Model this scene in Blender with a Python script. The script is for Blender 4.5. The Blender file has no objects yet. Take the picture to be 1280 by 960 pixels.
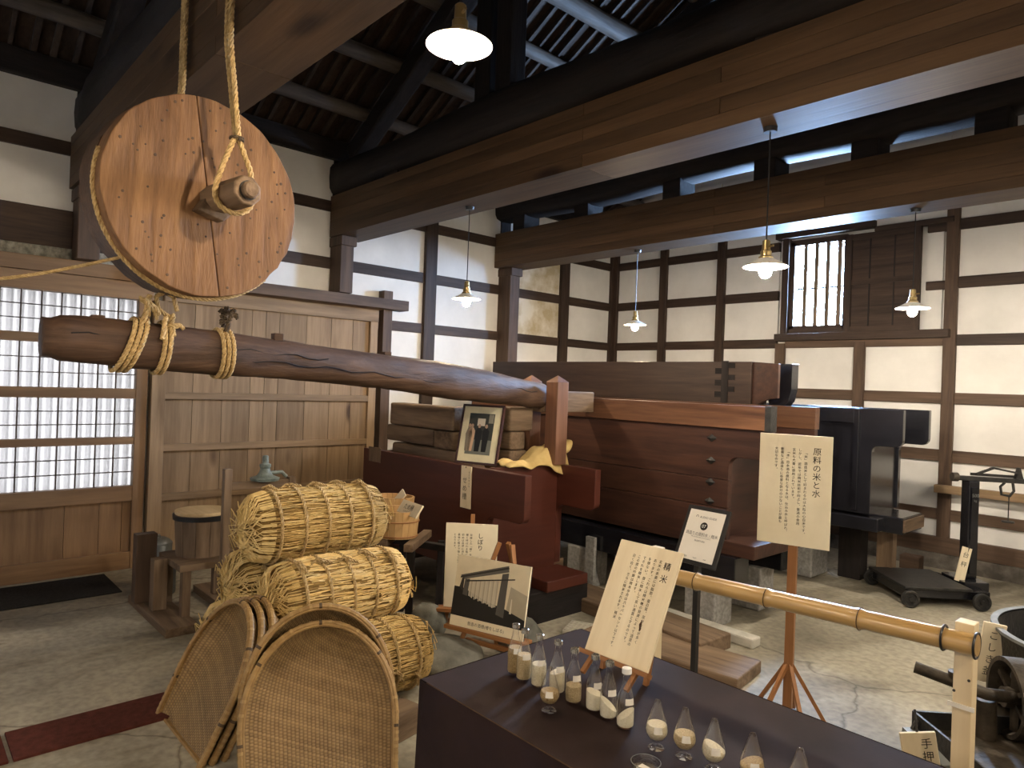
import bpy, math, random
from mathutils import Vector, Matrix
random.seed(11)
R = math.radians
PI = math.pi
sc = bpy.context.scene
C = sc.collection

# ------------------------------------------------------------------ camera
cam_d = bpy.data.cameras.new('camera')
cam = bpy.data.objects.new('camera', cam_d)
C.objects.link(cam)
yaw, pitch, roll = -0.831, 0.00086, 0.036
fw = Vector((math.sin(yaw) * math.cos(pitch), math.cos(yaw) * math.cos(pitch), math.sin(pitch)))
rt = Vector((math.cos(yaw), -math.sin(yaw), 0))
up = rt.cross(fw)
rt2 = rt * math.cos(roll) + up * math.sin(roll)
up2 = -rt * math.sin(roll) + up * math.cos(roll)
cam.matrix_world = Matrix(((rt2.x, up2.x, -fw.x, 0), (rt2.y, up2.y, -fw.y, 0), (rt2.z, up2.z, -fw.z, 1.5), (0, 0, 0, 1)))
cam_d.sensor_width = 36
cam_d.lens = 863.9 / 1280 * 36
cam_d.clip_start = 0.05
sc.camera = cam

# ------------------------------------------------------------------ sky, exposure
SKY = 900.0
BULB = 2400.0
world = bpy.data.worlds.new('sky')
sc.world = world
world.use_nodes = True
bg = world.node_tree.nodes['Background']
bg.inputs[0].default_value = (0.38, 0.61, 1.0, 1)
bg.inputs[1].default_value = SKY
pl = bpy.data.lights.new('window_portal', 'AREA')
pl.shape = 'RECTANGLE'
pl.size, pl.size_y = 0.62, 0.95
pl.cycles.is_portal = True
po = bpy.data.objects.new('window_portal', pl)
C.objects.link(po)
po.location = (-3.155, 7.28, 2.65)
po.rotation_euler = (R(-90), 0, 0)          # faces into the room (-Y)
sc.view_settings.view_transform = 'Standard'
sc.view_settings.look = 'None'
sc.view_settings.gamma = 1
sc.view_settings.use_curve_mapping = False
sc.view_settings.exposure = 0.0
sc.cycles.use_denoising = True
sc.cycles.sample_clamp_indirect = 8

# ------------------------------------------------------------------ helpers
def world_loc(o):
    v = Vector((0, 0, 0))
    while o:
        v = v + o.location
        o = o.parent
    return v


class MB:
    """collects shapes, then links them as ONE mesh object"""
    def __init__(s):
        s.v, s.f, s.uv = [], [], []

    def add(s, vs, fs, M=None):
        n = len(s.v)
        s.v += [tuple(M @ Vector(p)) if M else tuple(p) for p in vs]
        s.f += [tuple(i + n for i in f) for f in fs]
        return s

    def box(s, x0, x1, y0, y1, z0, z1, M=None):
        return s.add([(x0, y0, z0), (x1, y0, z0), (x1, y1, z0), (x0, y1, z0), (x0, y0, z1), (x1, y0, z1), (x1, y1, z1), (x0, y1, z1)],
                     [(3, 2, 1, 0), (4, 5, 6, 7), (0, 1, 5, 4), (1, 2, 6, 5), (2, 3, 7, 6), (3, 0, 4, 7)], M)

    def prism(s, poly, axis, a, b, M=None):
        n = len(poly)
        if axis == 'x':
            vs = [(a, p, q) for p, q in poly] + [(b, p, q) for p, q in poly]
        elif axis == 'y':
            vs = [(p, a, q) for p, q in poly] + [(p, b, q) for p, q in poly]
        else:
            vs = [(p, q, a) for p, q in poly] + [(p, q, b) for p, q in poly]
        fs = [tuple(range(n - 1, -1, -1)), tuple(range(n, 2 * n))] + [(i, (i + 1) % n, n + (i + 1) % n, n + i) for i in range(n)]
        return s.add(vs, fs, M)

    def bar(s, a, b, w, h, upv=(0, 0, 1)):
        a, b = Vector(a), Vector(b)
        d = (b - a).normalized()
        u = Vector(upv)
        x = d.cross(u)
        x = x.normalized() if x.length > 1e-4 else Vector((1, 0, 0))
        y = x.cross(d)
        vs = [tuple(p + x * sx * w / 2 + y * sy * h / 2) for p in (a, b) for sx, sy in ((-1, -1), (1, -1), (1, 1), (-1, 1))]
        return s.add(vs, [(3, 2, 1, 0), (4, 5, 6, 7), (0, 1, 5, 4), (1, 2, 6, 5), (2, 3, 7, 6), (3, 0, 4, 7)])

    def tube(s, pts, r, n=8, closed=False, cap=True):
        pts = [Vector(p) for p in pts]
        m = len(pts)
        rr = r if isinstance(r, (list, tuple)) else [r] * m
        T = []
        for i in range(m):
            a = pts[(i - 1) % m] if (closed or i > 0) else pts[0]
            b = pts[(i + 1) % m] if (closed or i < m - 1) else pts[-1]
            T.append((b - a).normalized())
        ref = Vector((0, 0, 1)) if abs(T[0].z) < 0.9 else Vector((1, 0, 0))
        x = T[0].cross(ref).normalized()
        vs = []
        for i in range(m):
            x = (x - T[i] * x.dot(T[i])).normalized()
            y = T[i].cross(x)
            for k in range(n):
                t = 2 * PI * k / n
                vs.append(tuple(pts[i] + (x * math.cos(t) + y * math.sin(t)) * rr[i]))
        fs = []
        for i in range(m if closed else m - 1):
            j = (i + 1) % m
            fs += [(i * n + k, i * n + (k + 1) % n, j * n + (k + 1) % n, j * n + k) for k in range(n)]
        if cap and not closed:
            fs += [tuple(range(n - 1, -1, -1)), tuple((m - 1) * n + k for k in range(n))]
        return s.add(vs, fs)

    def rope(s, pts, r, pitch=None, strands=3, n=5, closed=False, sub=None):
        """laid rope: strands wound around a smooth path"""
        pts = [Vector(p) for p in pts]
        if closed:
            pts = pts + [pts[0]]
        L = [0]
        for a, b in zip(pts, pts[1:]):
            L.append(L[-1] + (b - a).length)
        tot = L[-1]
        pitch = pitch or r * 6
        turns = max(1, round(tot / pitch))
        N = max(8, int(turns * 7))

        def at(t):
            d = t * tot
            for i in range(len(L) - 1):
                if d <= L[i + 1] or i == len(L) - 2:
                    k = (d - L[i]) / max(1e-9, L[i + 1] - L[i])
                    return pts[i].lerp(pts[i + 1], k)
        path = [at(i / N) for i in range(N + 1)]
        frames = []
        T0 = (path[1] - path[0]).normalized()
        x = T0.cross(Vector((0, 0, 1)) if abs(T0.z) < .9 else Vector((1, 0, 0))).normalized()
        for i in range(N + 1):
            T = (path[min(i + 1, N)] - path[max(i - 1, 0)]).normalized()
            x = (x - T * x.dot(T)).normalized()
            frames.append((x.copy(), T.cross(x)))
        for k in range(strands):
            pp = []
            for i in range(N + 1):
                a = 2 * PI * (turns * i / N + k / strands)
                fx, fy = frames[i]
                pp.append(path[i] + (fx * math.cos(a) + fy * math.sin(a)) * r * .5)
            s.tube(pp, r * .58, n)
        return s

    def lathe(s, prof, n=24, M=None, cap=True):
        vs, fs = [], []
        m = len(prof)
        for r, z in prof:
            for k in range(n):
                t = 2 * PI * k / n
                vs.append((r * math.cos(t), r * math.sin(t), z))
        for i in range(m - 1):
            fs += [(i * n + k, i * n + (k + 1) % n, (i + 1) * n + (k + 1) % n, (i + 1) * n + k) for k in range(n)]
        if cap:
            if prof[0][0] > 1e-4:
                fs.append(tuple(range(n - 1, -1, -1)))
            if prof[-1][0] > 1e-4:
                fs.append(tuple((m - 1) * n + k for k in range(n)))
        return s.add(vs, fs, M)

    def grid(s, fn, nu, nv, cu=False, cv=False, uvs=False):
        n0 = len(s.v)
        for j in range(nv):
            for i in range(nu):
                u = i / (nu if cu else nu - 1)
                v = j / (nv if cv else nv - 1)
                s.v.append(tuple(fn(u, v)))
                s.uv.append((u, v))
        for j in range(nv if cv else nv - 1):
            for i in range(nu if cu else nu - 1):
                i2, j2 = (i + 1) % nu, (j + 1) % nv
                s.f.append((n0 + j * nu + i, n0 + j * nu + i2, n0 + j2 * nu + i2, n0 + j2 * nu + i))
        return s

    def mesh(s, name, mat, off=Vector((0, 0, 0)), smooth=False):
        me = bpy.data.meshes.new(name)
        me.from_pydata([(x - off[0], y - off[1], z - off[2]) for x, y, z in s.v], [], s.f)
        if len(s.uv) == len(s.v) and s.uv:
            ul = me.uv_layers.new(name='UVMap')
            for l in me.loops:
                ul.data[l.index].uv = s.uv[l.vertex_index]
        me.materials.append(mat)
        if smooth:
            me.polygons.foreach_set('use_smooth', [True] * len(me.polygons))
            if smooth != 'all':
                try:
                    me.set_sharp_from_angle(angle=R(40))
                except Exception:
                    pass
        me.update()
        return me

    def build(s, name, mat, parent=None, smooth=False, bevel=0, local=False, loc=None):
        off = Vector((0, 0, 0)) if (local or not parent) else world_loc(parent)
        if parent is None and loc is not None:
            off = Vector(loc)
        o = bpy.data.objects.new(name, s.mesh(name, mat, off, smooth))
        C.objects.link(o)
        o.parent = parent
        if parent is None and loc is not None:
            o.location = loc
        if bevel:
            m = o.modifiers.new('bevel', 'BEVEL')
            m.width = bevel
            m.segments = 2
            m.limit_method = 'ANGLE'
        return o


def B(x0, x1, y0, y1, z0, z1):
    return MB().box(x0, x1, y0, y1, z0, z1)


def tag(o, label=None, cat=None, group=None, kind=None):
    if label:
        o['label'] = label
    if cat:
        o['category'] = cat
    if group:
        o['group'] = group
    if kind:
        o['kind'] = kind
    return o


def thing(name, label, cat, loc=(0, 0, 0), rot=(0, 0, 0), group=None):
    o = bpy.data.objects.new(name, None)
    o.empty_display_size = .1
    C.objects.link(o)
    o.location = loc
    o.rotation_euler = rot
    return tag(o, label, cat, group)


def copy_tree(o, parent=None):
    c = o.copy()
    C.objects.link(c)
    c.parent = parent
    for ch in o.children:
        copy_tree(ch, c)
    return c

# ------------------------------------------------------------------ materials
def new_mat(name):
    m = bpy.data.materials.new(name)
    m.use_nodes = True
    nt = m.node_tree
    b = nt.nodes['Principled BSDF']

    def N(t, **k):
        n = nt.nodes.new(t)
        for a, v in k.items():
            if a.startswith('i_'):
                key = a[2:]
                n.inputs[int(key) if key.isdigit() else key].default_value = v
            else:
                setattr(n, a, v)
        return n

    def Lk(a, b_):
        nt.links.new(a, b_)
    return m, nt, b, N, Lk


def c4(c):
    return (c[0], c[1], c[2], 1)


def wood(name, c1, c2, axis='x', scale=9, stretch=14, rough=.55, spec=.35, rand=.25, bump=.25, knots=0, coat=0, uvw='Object'):
    m, nt, b, N, Lk = new_mat(name)
    tc = N('ShaderNodeTexCoord')
    oi = N('ShaderNodeObjectInfo')
    mul = N('ShaderNodeMath', operation='MULTIPLY', i_1=23.7)
    Lk(oi.outputs['Random'], mul.inputs[0])
    add = N('ShaderNodeVectorMath', operation='ADD')
    Lk(tc.outputs[uvw], add.inputs[0])
    Lk(mul.outputs[0], add.inputs[1])
    s = [scale] * 3
    s['xyz'.index(axis)] = scale / stretch
    mp = N('ShaderNodeMapping')
    mp.inputs['Scale'].default_value = s
    Lk(add.outputs[0], mp.inputs[0])
    n1 = N('ShaderNodeTexNoise', i_Scale=1.0, i_Detail=5.0, i_Roughness=.6, i_Distortion=.7)
    Lk(mp.outputs[0], n1.inputs['Vector'])
    mp2 = N('ShaderNodeMapping')
    mp2.inputs['Scale'].default_value = [k * 5 for k in s]
    Lk(add.outputs[0], mp2.inputs[0])
    n2 = N('ShaderNodeTexNoise', i_Scale=1.0, i_Detail=3.0, i_Roughness=.6)
    Lk(mp2.outputs[0], n2.inputs['Vector'])
    mx = N('ShaderNodeMath', operation='MULTIPLY_ADD', i_1=.45)
    Lk(n2.outputs[0], mx.inputs[0])
    Lk(n1.outputs[0], mx.inputs[2])
    rp = N('ShaderNodeValToRGB')
    rp.color_ramp.elements[0].position = .5
    rp.color_ramp.elements[1].position = .95
    rp.color_ramp.elements[0].color = c4(c1)
    rp.color_ramp.elements[1].color = c4(c2)
    Lk(mx.outputs[0], rp.inputs[0])
    col = rp.outputs[0]
    if knots:
        vo = N('ShaderNodeTexVoronoi', i_Scale=1.0)
        mp3 = N('ShaderNodeMapping')
        k3 = [knots] * 3
        k3['xyz'.index(axis)] = knots * .35
        mp3.inputs['Scale'].default_value = k3
        Lk(add.outputs[0], mp3.inputs[0])
        Lk(mp3.outputs[0], vo.inputs['Vector'])
        kr = N('ShaderNodeValToRGB')
        kr.color_ramp.elements[0].position = .05
        kr.color_ramp.elements[1].position = .13
        kr.color_ramp.elements[0].color = (.25, .2, .17, 1)
        kr.color_ramp.elements[1].color = (1, 1, 1, 1)
        Lk(vo.outputs['Distance'], kr.inputs[0])
        km = N('ShaderNodeMixRGB', blend_type='MULTIPLY', i_0=1.0)
        Lk(col, km.inputs[1])
        Lk(kr.outputs[0], km.inputs[2])
        col = km.outputs[0]
    hs = N('ShaderNodeHueSaturation')
    vr = N('ShaderNodeMath', operation='MULTIPLY_ADD', i_1=rand, i_2=1 - rand / 2)
    Lk(oi.outputs['Random'], vr.inputs[0])
    Lk(vr.outputs[0], hs.inputs['Value'])
    Lk(col, hs.inputs['Color'])
    Lk(hs.outputs[0], b.inputs['Base Color'])
    b.inputs['Roughness'].default_value = rough
    b.inputs['Specular IOR Level'].default_value = spec
    b.inputs['Coat Weight'].default_value = coat
    b.inputs['Coat Roughness'].default_value = .25
    if bump:
        bp = N('ShaderNodeBump', i_Strength=bump, i_Distance=.01)
        Lk(mx.outputs[0], bp.inputs['Height'])
        Lk(bp.outputs[0], b.inputs['Normal'])
    return m


def blotch(name, c1, c2, scale=4, rough=.7, spec=.3, metal=0, bump=.1, bscale=None, lo=.35, hi=.7, rand=0, coat=0, detail=6):
    m, nt, b, N, Lk = new_mat(name)
    tc = N('ShaderNodeTexCoord')
    oi = N('ShaderNodeObjectInfo')
    mul = N('ShaderNodeMath', operation='MULTIPLY', i_1=19.3)
    Lk(oi.outputs['Random'], mul.inputs[0])
    add = N('ShaderNodeVectorMath', operation='ADD')
    Lk(tc.outputs['Object'], add.inputs[0])
    Lk(mul.outputs[0], add.inputs[1])
    n1 = N('ShaderNodeTexNoise', i_Scale=scale, i_Detail=float(detail), i_Roughness=.6)
    Lk(add.outputs[0], n1.inputs['Vector'])
    rp = N('ShaderNodeValToRGB')
    rp.color_ramp.elements[0].position = lo
    rp.color_ramp.elements[1].position = hi
    rp.color_ramp.elements[0].color = c4(c1)
    rp.color_ramp.elements[1].color = c4(c2)
    Lk(n1.outputs[0], rp.inputs[0])
    col = rp.outputs[0]
    if rand:
        hs = N('ShaderNodeHueSaturation')
        vr = N('ShaderNodeMath', operation='MULTIPLY_ADD', i_1=rand, i_2=1 - rand / 2)
        Lk(oi.outputs['Random'], vr.inputs[0])
        Lk(vr.outputs[0], hs.inputs['Value'])
        Lk(col, hs.inputs['Color'])
        col = hs.outputs[0]
    Lk(col, b.inputs['Base Color'])
    b.inputs['Roughness'].default_value = rough
    b.inputs['Specular IOR Level'].default_value = spec
    b.inputs['Metallic'].default_value = metal
    b.inputs['Coat Weight'].default_value = coat
    b.inputs['Coat Roughness'].default_value = .12
    if bump:
        n2 = N('ShaderNodeTexNoise', i_Scale=float(bscale or scale * 6), i_Detail=4.0)
        Lk(add.outputs[0], n2.inputs['Vector'])
        bp = N('ShaderNodeBump', i_Strength=bump, i_Distance=.01)
        Lk(n2.outputs[0], bp.inputs['Height'])
        Lk(bp.outputs[0], b.inputs['Normal'])
    return m


def emit(name, col, s):
    m, nt, b, N, Lk = new_mat(name)
    b.inputs['Base Color'].default_value = c4(col)
    b.inputs['Emission Color'].default_value = c4(col)
    b.inputs['Emission Strength'].default_value = s
    return m


def thin_glass(name, tint=(1, 1, 1)):
    m, nt, b, N, Lk = new_mat(name)
    tr = N('ShaderNodeBsdfTransparent')
    tr.inputs[0].default_value = c4(tint)
    gl = N('ShaderNodeBsdfGlossy')
    gl.inputs['Roughness'].default_value = .03
    lw = N('ShaderNodeLayerWeight', i_Blend=.5)
    pw = N('ShaderNodeMath', operation='POWER', i_1=2.6)
    fr = N('ShaderNodeMath', operation='MULTIPLY_ADD', i_1=.85, i_2=.07)
    Lk(lw.outputs['Facing'], pw.inputs[0])
    Lk(pw.outputs[0], fr.inputs[0])
    mx = N('ShaderNodeMixShader')
    Lk(fr.outputs[0], mx.inputs[0])
    Lk(tr.outputs[0], mx.inputs[1])
    Lk(gl.outputs[0], mx.inputs[2])
    Lk(mx.outputs[0], nt.nodes['Material Output'].inputs[0])
    return m


def translucent(name, col, diff=.5):
    m, nt, b, N, Lk = new_mat(name)
    t = N('ShaderNodeBsdfTranslucent')
    t.inputs[0].default_value = c4(col)
    d = N('ShaderNodeBsdfDiffuse')
    d.inputs[0].default_value = c4(col)
    mx = N('ShaderNodeMixShader', i_0=diff)
    Lk(t.outputs[0], mx.inputs[1])
    Lk(d.outputs[0], mx.inputs[2])
    Lk(mx.outputs[0], nt.nodes['Material Output'].inputs[0])
    return m


M = {}
M['plaster'] = blotch('plaster', (.68, .66, .62), (.80, .78, .74), 2.2, .9, .1, bump=.05, bscale=60, rand=.06)
M['plaster_stain'] = blotch('stained plaster', (.50, .42, .27), (.76, .72, .64), 3.2, .9, .1, bump=.05, bscale=60, lo=.38, hi=.6)
for a in 'xyz':
    M['timber_' + a] = wood('dark wall timber ' + a, (.022, .013, .009), (.066, .040, .027), a, 12, 14, .6, .3, .3, .3)
    M['post_' + a] = wood('brown post timber ' + a, (.050, .030, .019), (.125, .078, .050), a, 10, 14, .6, .3, .2, .25)
    M['glulam_' + a] = wood('laminated beam wood ' + a, (.058, .032, .016), (.125, .072, .036), a, 10, 16, .55, .3, .55, .15, knots=2.2)
    M['soot_' + a] = wood('soot black timber ' + a, (.010, .008, .008), (.028, .022, .020), a, 10, 10, .7, .25, .3, .5)
    M['tan_' + a] = wood('tan cedar board ' + a, (.145, .090, .046), (.29, .195, .110), a, 9, 14, .6, .3, .3, .12, knots=3.0)
    M['doorwood_' + a] = wood('brown door wood ' + a, (.14, .075, .035), (.25, .145, .07), a, 10, 14, .5, .35, .25, .12)
    M['old_' + a] = wood('old grey brown timber ' + a, (.09, .058, .035), (.24, .165, .105), a, 11, 12, .7, .25, .35, .4)
    M['pale_' + a] = wood('pale fresh wood ' + a, (.50, .36, .19), (.70, .54, .32), a, 9, 16, .55, .3, .15, .08)
    M['easel_' + a] = wood('orange brown easel wood ' + a, (.24, .10, .035), (.38, .18, .07), a, 10, 14, .5, .35, .2, .1)
M['roofboard'] = wood('dark roof board', (.022, .014, .010), (.060, .038, .026), 'x', 9, 10, .75, .2, .3, .4)
M['rafter'] = wood('roof rafter', (.032, .022, .017), (.075, .054, .042), 'x', 10, 10, .7, .25, .4, .4)
M['purlin'] = wood('grey log purlin', (.060, .048, .040), (.15, .125, .105), 'y', 9, 9, .65, .3, .3, .5)
M['mud'] = blotch('rough mud plaster', (.16, .15, .12), (.44, .41, .33), 22, .95, .1, bump=.8, bscale=50)
M['stone_base'] = blotch('rough grey stone base', (.07, .06, .05), (.17, .15, .125), 9, .9, .2, bump=.7, bscale=30)
M['granite'] = blotch('grey granite', (.20, .19, .175), (.36, .345, .32), 40, .8, .3, bump=.2, bscale=80)
M['enamel'] = blotch('white enamel', (.80, .80, .78), (.85, .85, .83), 3, .3, .5, bump=0)
M['black_metal'] = blotch('black metal', (.012, .012, .013), (.022, .022, .024), 8, .4, .5, metal=.3, bump=0)
M['brass'] = blotch('brass', (.30, .22, .10), (.42, .32, .15), 10, .35, .5, metal=.9, bump=0)
M['bulb'] = emit('lamp bulb glow', (1.0, .88, .72), BULB)
M['bulb_dim'] = emit('weaker lamp bulb glow', (1.0, .79, .55), BULB * .52)
M['shade'] = translucent('milk glass shade', (.78, .76, .72), .9)
M['paper'] = translucent('backlit translucent sheet', (.0084, .0052, .0033), .25)
M['glass'] = thin_glass('clear glass')

# ------------------------------------------------------------------ the room
XL, YB = -5.85, 7.086


def struct(o):
    return tag(o, kind='structure')


def concrete():
    m, nt, b, N, Lk = new_mat('worn concrete floor')
    tc = N('ShaderNodeTexCoord')
    mp = N('ShaderNodeMapping')
    mp.inputs['Scale'].default_value = (1.1, .6, 1)
    Lk(tc.outputs['Object'], mp.inputs[0])
    n1 = N('ShaderNodeTexNoise', i_Scale=1.2, i_Detail=5.0, i_Roughness=.5, i_Distortion=.6)
    Lk(mp.outputs[0], n1.inputs['Vector'])
    rp = N('ShaderNodeValToRGB')
    e = rp.color_ramp.elements
    e[0].position, e[0].color = .36, (.15, .128, .092, 1)
    e[1].position, e[1].color = .66, (.43, .39, .30, 1)
    k = e.new(.47)
    k.color = (.26, .23, .17, 1)
    k = e.new(.52)
    k.color = (.35, .315, .24, 1)
    Lk(n1.outputs[0], rp.inputs[0])
    n2 = N('ShaderNodeTexNoise', i_Scale=26.0, i_Detail=6.0)
    Lk(tc.outputs['Object'], n2.inputs['Vector'])
    rp2 = N('ShaderNodeValToRGB')
    rp2.color_ramp.elements[0].position = .3
    rp2.color_ramp.elements[0].color = (.72, .72, .72, 1)
    rp2.color_ramp.elements[1].position = .62
    rp2.color_ramp.elements[1].color = (1.06, 1.06, 1.06, 1)
    Lk(n2.outputs[0], rp2.inputs[0])
    mx = N('ShaderNodeMixRGB', blend_type='MULTIPLY', i_0=1.0)
    Lk(rp.outputs[0], mx.inputs[1])
    Lk(rp2.outputs[0], mx.inputs[2])
    # hairline cracks
    nd = N('ShaderNodeTexNoise', i_Scale=3.0, i_Detail=4.0)
    Lk(tc.outputs['Object'], nd.inputs['Vector'])
    ad = N('ShaderNodeMixRGB', blend_type='ADD', i_0=.25)
    Lk(tc.outputs['Object'], ad.inputs[1])
    Lk(nd.outputs['Color'], ad.inputs[2])
    vo = N('ShaderNodeTexVoronoi', feature='DISTANCE_TO_EDGE', i_Scale=.62)
    Lk(ad.outputs[0], vo.inputs['Vector'])
    cr = N('ShaderNodeValToRGB')
    cr.color_ramp.elements[0].position = .0
    cr.color_ramp.elements[0].color = (.45, .43, .4, 1)
    cr.color_ramp.elements[1].position = .006
    cr.color_ramp.elements[1].color = (1, 1, 1, 1)
    Lk(vo.outputs['Distance'], cr.inputs[0])
    m2 = N('ShaderNodeMixRGB', blend_type='MULTIPLY', i_0=1.0)
    Lk(mx.outputs[0], m2.inputs[1])
    Lk(cr.outputs[0], m2.inputs[2])
    Lk(m2.outputs[0], b.inputs['Base Color'])
    b.inputs['Roughness'].default_value = .62
    b.inputs['Specular IOR Level'].default_value = .35
    bp = N('ShaderNodeBump', i_Strength=.12, i_Distance=.01)
    Lk(n2.outputs[0], bp.inputs['Height'])
    Lk(bp.outputs[0], b.inputs['Normal'])
    return m


M['concrete'] = concrete()
floor = struct(B(-6.2, 6.2, -2.8, 7.3, -.12, 0).build('floor', M['concrete']))

# left wall: slab with door opening, timber frame and plaster panels as pieces
s = MB()
s.box(-6.05, -5.87, -2.8, -.6, 0, 3.74).box(-6.05, -5.87, 1.47, 7.3, 0, 3.74).box(-6.05, -5.87, -.6, 1.47, 2.04, 3.74)
wl = struct(s.build('wall_left', M['plaster']))
railz = [(3.026, 3.123), (2.503, 2.605), (1.99, 2.088), (1.468, 1.569), (.949, 1.054), (.426, .523)]
major = [(.99, 1.13), (3.02, 3.15), (5.08, 5.22)]
minor = [(2.04, 2.17), (4.06, 4.20), (6.06, 6.20)]


def LW(n, m, y0, y1, z0, z1, d=.02, x=XL, bev=.004):
    return B(x - .03, x + d, y0, y1, z0, z1).build(n, M[m], wl, bevel=bev)


for y0, y1 in major:
    B(XL - .03, XL + .20, y0, y1, 0 if y0 > 4 else 2.277, 2.785).build('post', M['post_z'], wl, bevel=.006)
    B(XL - .01, XL + .23, y0 - .012, y1 + .012, 2.70, 2.785).build('post_cap', M['post_z'], wl, bevel=.004)
    B(XL - .03, XL + .02, y0, y1, 2.785, 3.5).build('post_head', M['soot_z'], wl)
for y0, y1 in minor + [(7.0, 7.086)]:
    LW('post', 'timber_z', y0, y1, 0, 3.5, .045)
edges = sorted(major + minor + [(7.0, 7.086)])
ys = [-2.6] + [k for e in edges for k in e]
bays = [(-2.6, .99)] + [(edges[i][1], edges[i + 1][0]) for i in range(len(edges) - 1)]
for (a, b_) in bays:
    doorbay = b_ < 2.1
    part = a < 3.5 and not doorbay
    zl = [z for z in railz if not (doorbay and z[1] < 2.2)]
    if doorbay:
        zl[1] = (2.36, 2.63)
    for z0, z1 in zl:
        LW('rail', 'timber_y', a, b_, z0, z1, .025)
    # plaster cells
    cuts = [3.5] + [k for z in zl for k in (z[1], z[0])]
    if doorbay:
        cuts = cuts + [2.0]
    else:
        cuts = cuts + [.27]
    for i in range(0, len(cuts) - 1, 2):
        t, bt = cuts[i], cuts[i + 1]
        if doorbay and i == len(cuts) - 2:
            B(XL - .03, XL + .012, a, b_, 2.26, t).build('mud_strip', M['mud'], wl)
            continue
        st = (a > 5.2 and a < 5.3 and 1.9 < bt < 2.9)
        B(XL - .03, XL, a, b_, bt, t).build('plaster_panel', M['plaster_stain' if st else 'plaster'], wl)
    if not doorbay:
        LW('sill', 'timber_y', a, b_, .13, .27, .04)
        B(XL - .03, XL + .05, a, b_, 0, .13).build('base_stone', M['stone_base'], wl)
B(XL - .1, XL + .06, -2.6, 7.05, 3.5, 3.68).build('wall_plate', M['soot_y'], wl, bevel=.01)

# back wall: slab with window opening
W0, W1, WZ0, WZ1 = -3.445, -2.865, 2.19, 3.10
s = MB()
s.box(-6.05, W0, YB + .02, YB + .2, 0, 7.0).box(W1, 6.05, YB + .02, YB + .2, 0, 7.0)
s.box(W0, W1, YB + .02, YB + .2, 0, WZ0).box(W0, W1, YB + .02, YB + .2, WZ1, 7.0)
wb = struct(s.build('wall_back', M['plaster']))
px_ = [-5.80, -5.04, -4.25, -3.52, -2.71, -1.94, -1.16, -.38, .40, 1.18]


def BW(n, m, x0, x1, z0, z1, d=.03, bev=.004):
    return B(x0, x1, YB - d, YB + .03, z0, z1).build(n, M[m], wb, bevel=bev)


for i, x in enumerate(px_):
    w = .05 if i else .045
    top = 2.04 if i in (3, 4) else 3.55
    BW('post', 'post_z' if i in (3, 4, 5, 6, 7) else 'timber_z', x - w, x + w, .27, top, .05)  # browner posts carry the warm lamplight in their colour
for i in range(len(px_) - 1):
    a, b_ = px_[i] + .05, px_[i + 1] - .05
    inwin = i in (3, 4)
    cells = [3.9] + [k for z in railz for k in (z[1], z[0])] + [.27]
    for z0, z1 in railz:
        if inwin and z0 > 1.95:
            continue
        BW('rail', 'timber_x' if z0 > 1.9 else 'post_x', a, b_, z0, z1, .032)  # lower rails browner than upper ones: lamplight put into the colour
    for j in range(0, len(cells) - 1, 2):
        t, bt = cells[j], cells[j + 1]
        if inwin and bt > 1.9:
            continue
        B(a, b_, YB - .004, YB + .03, bt, t).build('plaster_panel', M['plaster'], wb)
# wall around the window
B(-2.15, -2.02, YB - .004, YB + .03, 2.58, 3.03).build('plaster_panel', M['plaster'], wb)
B(-2.15, -2.02, YB - .004, YB + .03, 2.10, 2.50).build('plaster_panel', M['plaster'], wb)
BW('rail', 'timber_x', -2.15, -1.99, 2.50, 2.58, .03)
BW('rail', 'timber_x', -2.15, -1.99, 3.03, 3.125, .03)
B(-3.55, -1.99, YB - .004, YB + .03, 3.13, 3.9).build('plaster_panel', M['plaster'], wb)
BW('rail', 'post_x', -3.47, -1.99, 1.99, 2.06, .032)
BW('sill', 'post_x', -5.85, 5.8, .13, .272, .06)
B(-5.85, 5.8, YB - .09, YB + .03, 0, .13).build('base_stone', M['stone_base'], wb)
B(-2.0, 1.2, 6.965, 7.03, .675, .745).build('peg_rail', M['tan_x'], wb, bevel=.004)
for x in (-1.6, -.9):
    B(x - .02, x + .02, 7.0, 7.06, .68, .74).build('rail_bracket', M['tan_x'], wb)

# window with lattice and sliding shutter
win = struct(B(W0 - .07, W0, YB - .06, YB + .05, 2.12, 3.16).build('window_1', M['timber_z'], bevel=.003))
B(-3.58, -2.6, YB - .10, YB + .02, 3.14, 3.215).build('head_track', M['timber_x'], win, bevel=.003)
B(-3.55, -1.93, YB - .12, YB + .02, 2.06, 2.135).build('sill', M['timber_x'], win, bevel=.003)
B(-2.6, -1.93, YB - .06, YB + .02, 3.10, 3.15).build('head_track', M['timber_x'], win, bevel=.003)
B(W0, W1 + .0, YB - .02, YB + .04, 2.135, WZ0 + .03).build('window_frame', M['timber_x'], win)
B(W0, W1 + .0, YB - .02, YB + .04, WZ1 - .04, WZ1 + .02).build('window_frame', M['timber_x'], win)
B(W0, W0 + .05, YB - .02, YB + .04, WZ0, WZ1).build('window_frame', M['timber_z'], win)
B(W1 - .03, W1 + .02, YB - .02, YB + .04, WZ0, WZ1).build('window_frame', M['timber_z'], win)
B(W0, W1, YB + .055, YB + .058, WZ0, WZ1).build('pane', M['glass'], win)
for k in range(4):
    x = W0 + .16 + k * .115
    B(x - .021, x + .021, YB - .012, YB + .02, WZ0, WZ1 - .02).build('lattice_bar', M['old_z'], win)
    if k < 3:
        B(x + .054, x + .058, YB + .0, YB + .006, WZ0, WZ1 - .02).build('wire', M['black_metal'], win)
B(W0 + .04, W1 - .02, YB + .02, YB + .03, 2.60, 2.618).build('cross_wire', M['black_metal'], win)
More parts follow.
